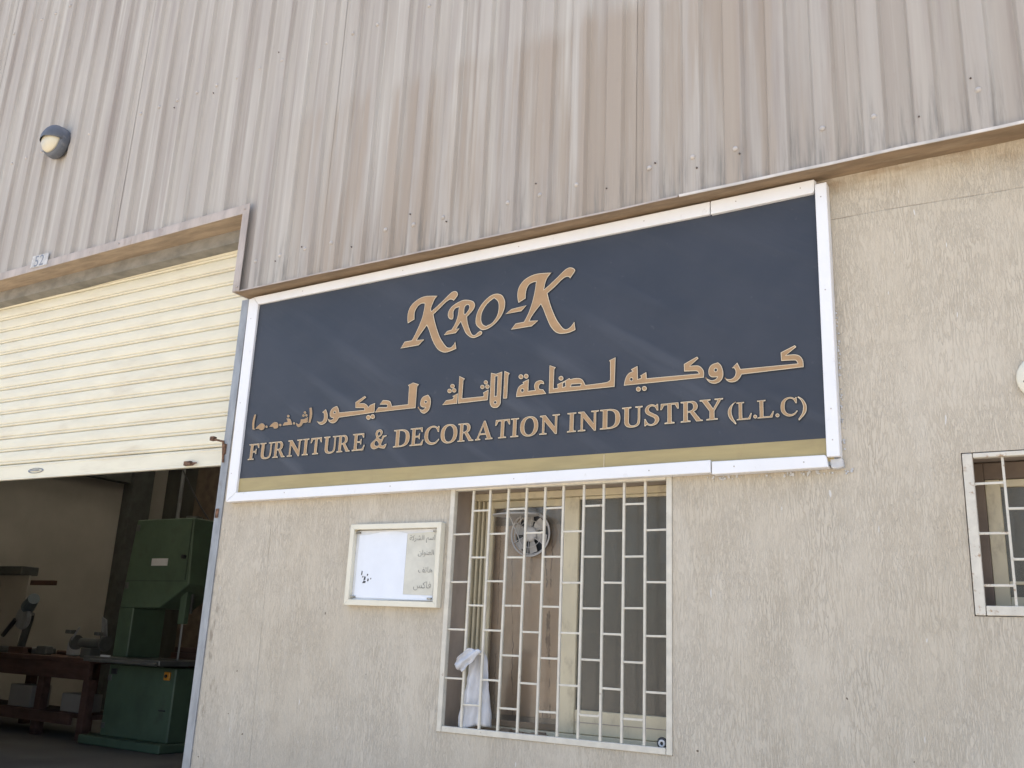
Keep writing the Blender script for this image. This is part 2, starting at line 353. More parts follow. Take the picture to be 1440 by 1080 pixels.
def bm_lathe(bm, prof, centre, seg=28, axis='Y'):
    """prof: (radius, distance along -Y); revolved about the Y axis"""
    rings = []
    for r, h in prof:
        ring = []
        for i in range(seg):
            a = 2*math.pi*i/seg
            ring.append(bm.verts.new(Vector(centre)+Vector((r*math.cos(a), -h, r*math.sin(a)))))
        rings.append(ring)
    for k in range(len(rings)-1):
        for i in range(seg):
            bm.faces.new((rings[k][i], rings[k][(i+1) % seg], rings[k+1][(i+1) % seg], rings[k+1][i]))
    bm.faces.new(rings[0]); bm.faces.new(rings[-1][::-1])
def bm_torus(bm, c, R0, r, seg=36, rs=6):
    vs_ = []
    for i in range(seg):
        a = 2*math.pi*i/seg
        vs_.append([bm.verts.new(Vector(c)+Vector(((R0+r*math.cos(b))*math.cos(a), r*math.sin(b), (R0+r*math.cos(b))*math.sin(a)))) for b in (2*math.pi*j/rs for j in range(rs))])
    for i in range(seg):
        for j in range(rs):
            bm.faces.new((vs_[i][j], vs_[(i+1) % seg][j], vs_[(i+1) % seg][(j+1) % rs], vs_[i][(j+1) % rs]))
def wall_holes(name, x0, x1, z0, z1, y0, y1, holes, mats, parent=None, kind=None):
    """wall slab with rectangular openings; reveals use material 1"""
    xs = sorted({x0, x1, *[h[0] for h in holes], *[h[1] for h in holes]})
    zs = sorted({z0, z1, *[h[2] for h in holes], *[h[3] for h in holes]})
    def solid(i, k):
        if i < 0 or k < 0 or i >= len(xs)-1 or k >= len(zs)-1: return None
        cx, cz = (xs[i]+xs[i+1])/2, (zs[k]+zs[k+1])/2
        return not any(h[0] < cx < h[1] and h[2] < cz < h[3] for h in holes)
    bm = bmesh.new()
    V = {}
    def v(x, y, z):
        key = (round(x, 5), y, round(z, 5))
        if key not in V: V[key] = bm.verts.new((x, y, z))
        return V[key]
    for i in range(len(xs)-1):
        for k in range(len(zs)-1):
            if not solid(i, k): continue
            a, b, c, d = xs[i], xs[i+1], zs[k], zs[k+1]
            bm.faces.new((v(a, y0, c), v(b, y0, c), v(b, y0, d), v(a, y0, d)))
            bm.faces.new((v(a, y1, c), v(a, y1, d), v(b, y1, d), v(b, y1, c)))
            for (di, dk, p, q) in ((-1, 0, (a, c), (a, d)), (1, 0, (b, c), (b, d)), (0, -1, (a, c), (b, c)), (0, 1, (a, d), (b, d))):
                s = solid(i+di, k+dk)
                if s is True: continue
                f = bm.faces.new((v(p[0], y0, p[1]), v(q[0], y0, q[1]), v(q[0], y1, q[1]), v(p[0], y1, p[1])))
                if s is False: f.material_index = 1
    return link_mesh(name, finish(name, bm, mats), parent, kind=kind)
def catmull(pts, step=5):
    """closed contour; third value 1 marks a corner, elsewhere the line is rounded"""
    n = len(pts); out = []
    for i in range(n):
        p0, p1, p2, p3 = pts[i-1], pts[i], pts[(i+1) % n], pts[(i+2) % n]
        if p1[2] and p2[2]: out.append((p1[0], p1[1])); continue
        a = p1 if p1[2] else p0; d = p2 if p2[2] else p3
        for s in range(step):
            t = s/step; t2, t3 = t*t, t*t*t
            out.append(tuple(0.5*(2*p1[j]+(p2[j]-a[j])*t+(2*a[j]-5*p1[j]+4*p2[j]-d[j])*t2+(3*p1[j]-a[j]-3*p2[j]+d[j])*t3) for j in (0, 1)))
    return out
def area(c): return 0.5*sum(c[i-1][0]*c[i][1]-c[i][0]*c[i-1][1] for i in range(len(c)))
def inset(c, d, hole=False):
    """move every point inward by d (outward for a hole)"""
    n = len(c); sgn = 1 if area(c) > 0 else -1
    if hole: sgn = -sgn
    out = []
    for i in range(n):
        a, b, e = Vector(c[i-1]), Vector(c[i]), Vector(c[(i+1) % n])
        u = (b-a); w_ = (e-b)
        if u.length < 1e-6 or w_.length < 1e-6: continue
        u.normalize(); w_.normalize()
        n1, n2 = Vector((-u.y, u.x)), Vector((-w_.y, w_.x))
        m = n1+n2
        if m.length < 0.3: m = n1
        m.normalize(); k = max(0.55, m.dot(n1))
        out.append(tuple(b+m*(sgn*d/k)))
    return out
def fill_shape(contours, y):
    """triangulated flat shape with holes (x,z contours) at depth y, as a list of (verts, faces)"""
    cu = bpy.data.curves.new("tmp", 'CURVE'); cu.dimensions = '2D'; cu.fill_mode = 'FRONT'
    for c in contours:
        s = cu.splines.new('POLY'); s.points.add(len(c)-1); s.use_cyclic_u = True
        for k, p in enumerate(c): s.points[k].co = (p[0], p[1], 0, 1)
    o = bpy.data.objects.new("tmp", cu); COL.objects.link(o)
    me = bpy.data.meshes.new_from_object(o.evaluated_get(bpy.context.evaluated_depsgraph_get()))
    vs_ = [(v.co.x, y, v.co.y) for v in me.vertices]; fs = [tuple(p.vertices) for p in me.polygons]
    bpy.data.objects.remove(o); bpy.data.curves.remove(cu); bpy.data.meshes.remove(me)
    return vs_, fs
def shape_mesh(name, layers):
    """layers: (contours, y, material)"""
    V, F, MI, mats = [], [], [], []
    for cs, y, mt in layers:
        v, f = fill_shape(cs, y); k = len(V); V += v
        for t in f:
            a, b, c = (Vector(v[i]) for i in t[:3])
            nrm = (b-a).cross(c-a)
            t = tuple(i+k for i in t)
            F.append(t if nrm.y < 0 else t[::-1]); MI.append(len(mats))
        mats.append(mt)
    me = bpy.data.meshes.new(name); me.from_pydata(V, [], F)
    for m in mats: me.materials.append(m)
    for p, i in zip(me.polygons, MI): p.material_index = i
    return me
def text_contours_mesh(name, body, size, centre, mat, y, shear=0.0, fit=None):
    """flat lettering from the built-in font, facing -Y"""
    cu = bpy.data.curves.new("tmp", 'FONT'); cu.body = body; cu.size = size; cu.align_x = 'CENTER'; cu.align_y = 'CENTER'; cu.resolution_u = 3
    o = bpy.data.objects.new("tmp", cu); COL.objects.link(o)
    bpy.context.view_layer.update()
    me = bpy.data.meshes.new_from_object(o.evaluated_get(bpy.context.evaluated_depsgraph_get()))
    xs = [v.co.x for v in me.vertices]; ys = [v.co.y for v in me.vertices]
    cx, cy = (min(xs)+max(xs))/2, (min(ys)+max(ys))/2
    k = (fit/(max(xs)-min(xs))) if fit else 1.0
    for v in me.vertices: v.co = Vector((centre[0]+(v.co.x-cx)*k, y, centre[1]+(v.co.y-cy)*(k if fit else 1)))
    bpy.data.objects.remove(o); bpy.data.curves.remove(cu)
    me.name = name; me.materials.clear(); me.materials.append(mat)
    return me

def added_rooflight():  # sheet for the added rooflights
    m = bpy.data.materials.new("added_translucent_rooflight"); m.use_nodes = True; n = m.node_tree; n.nodes.clear()
    o = n.nodes.new("ShaderNodeOutputMaterial"); t = n.nodes.new("ShaderNodeBsdfTranslucent"); t.inputs[0].default_value = (0.60, 0.57, 0.50, 1)
    n.links.new(t.outputs[0], o.inputs[0]); return m
M['added_rooflight'] = added_rooflight()
M['drop_shadow'] = simple("dark_drop_shadow_print", (0.020, 0.022, 0.028), 0.5, var=0.05, bump=0)  # the letters' drop shadow, drawn as a dark rim layer

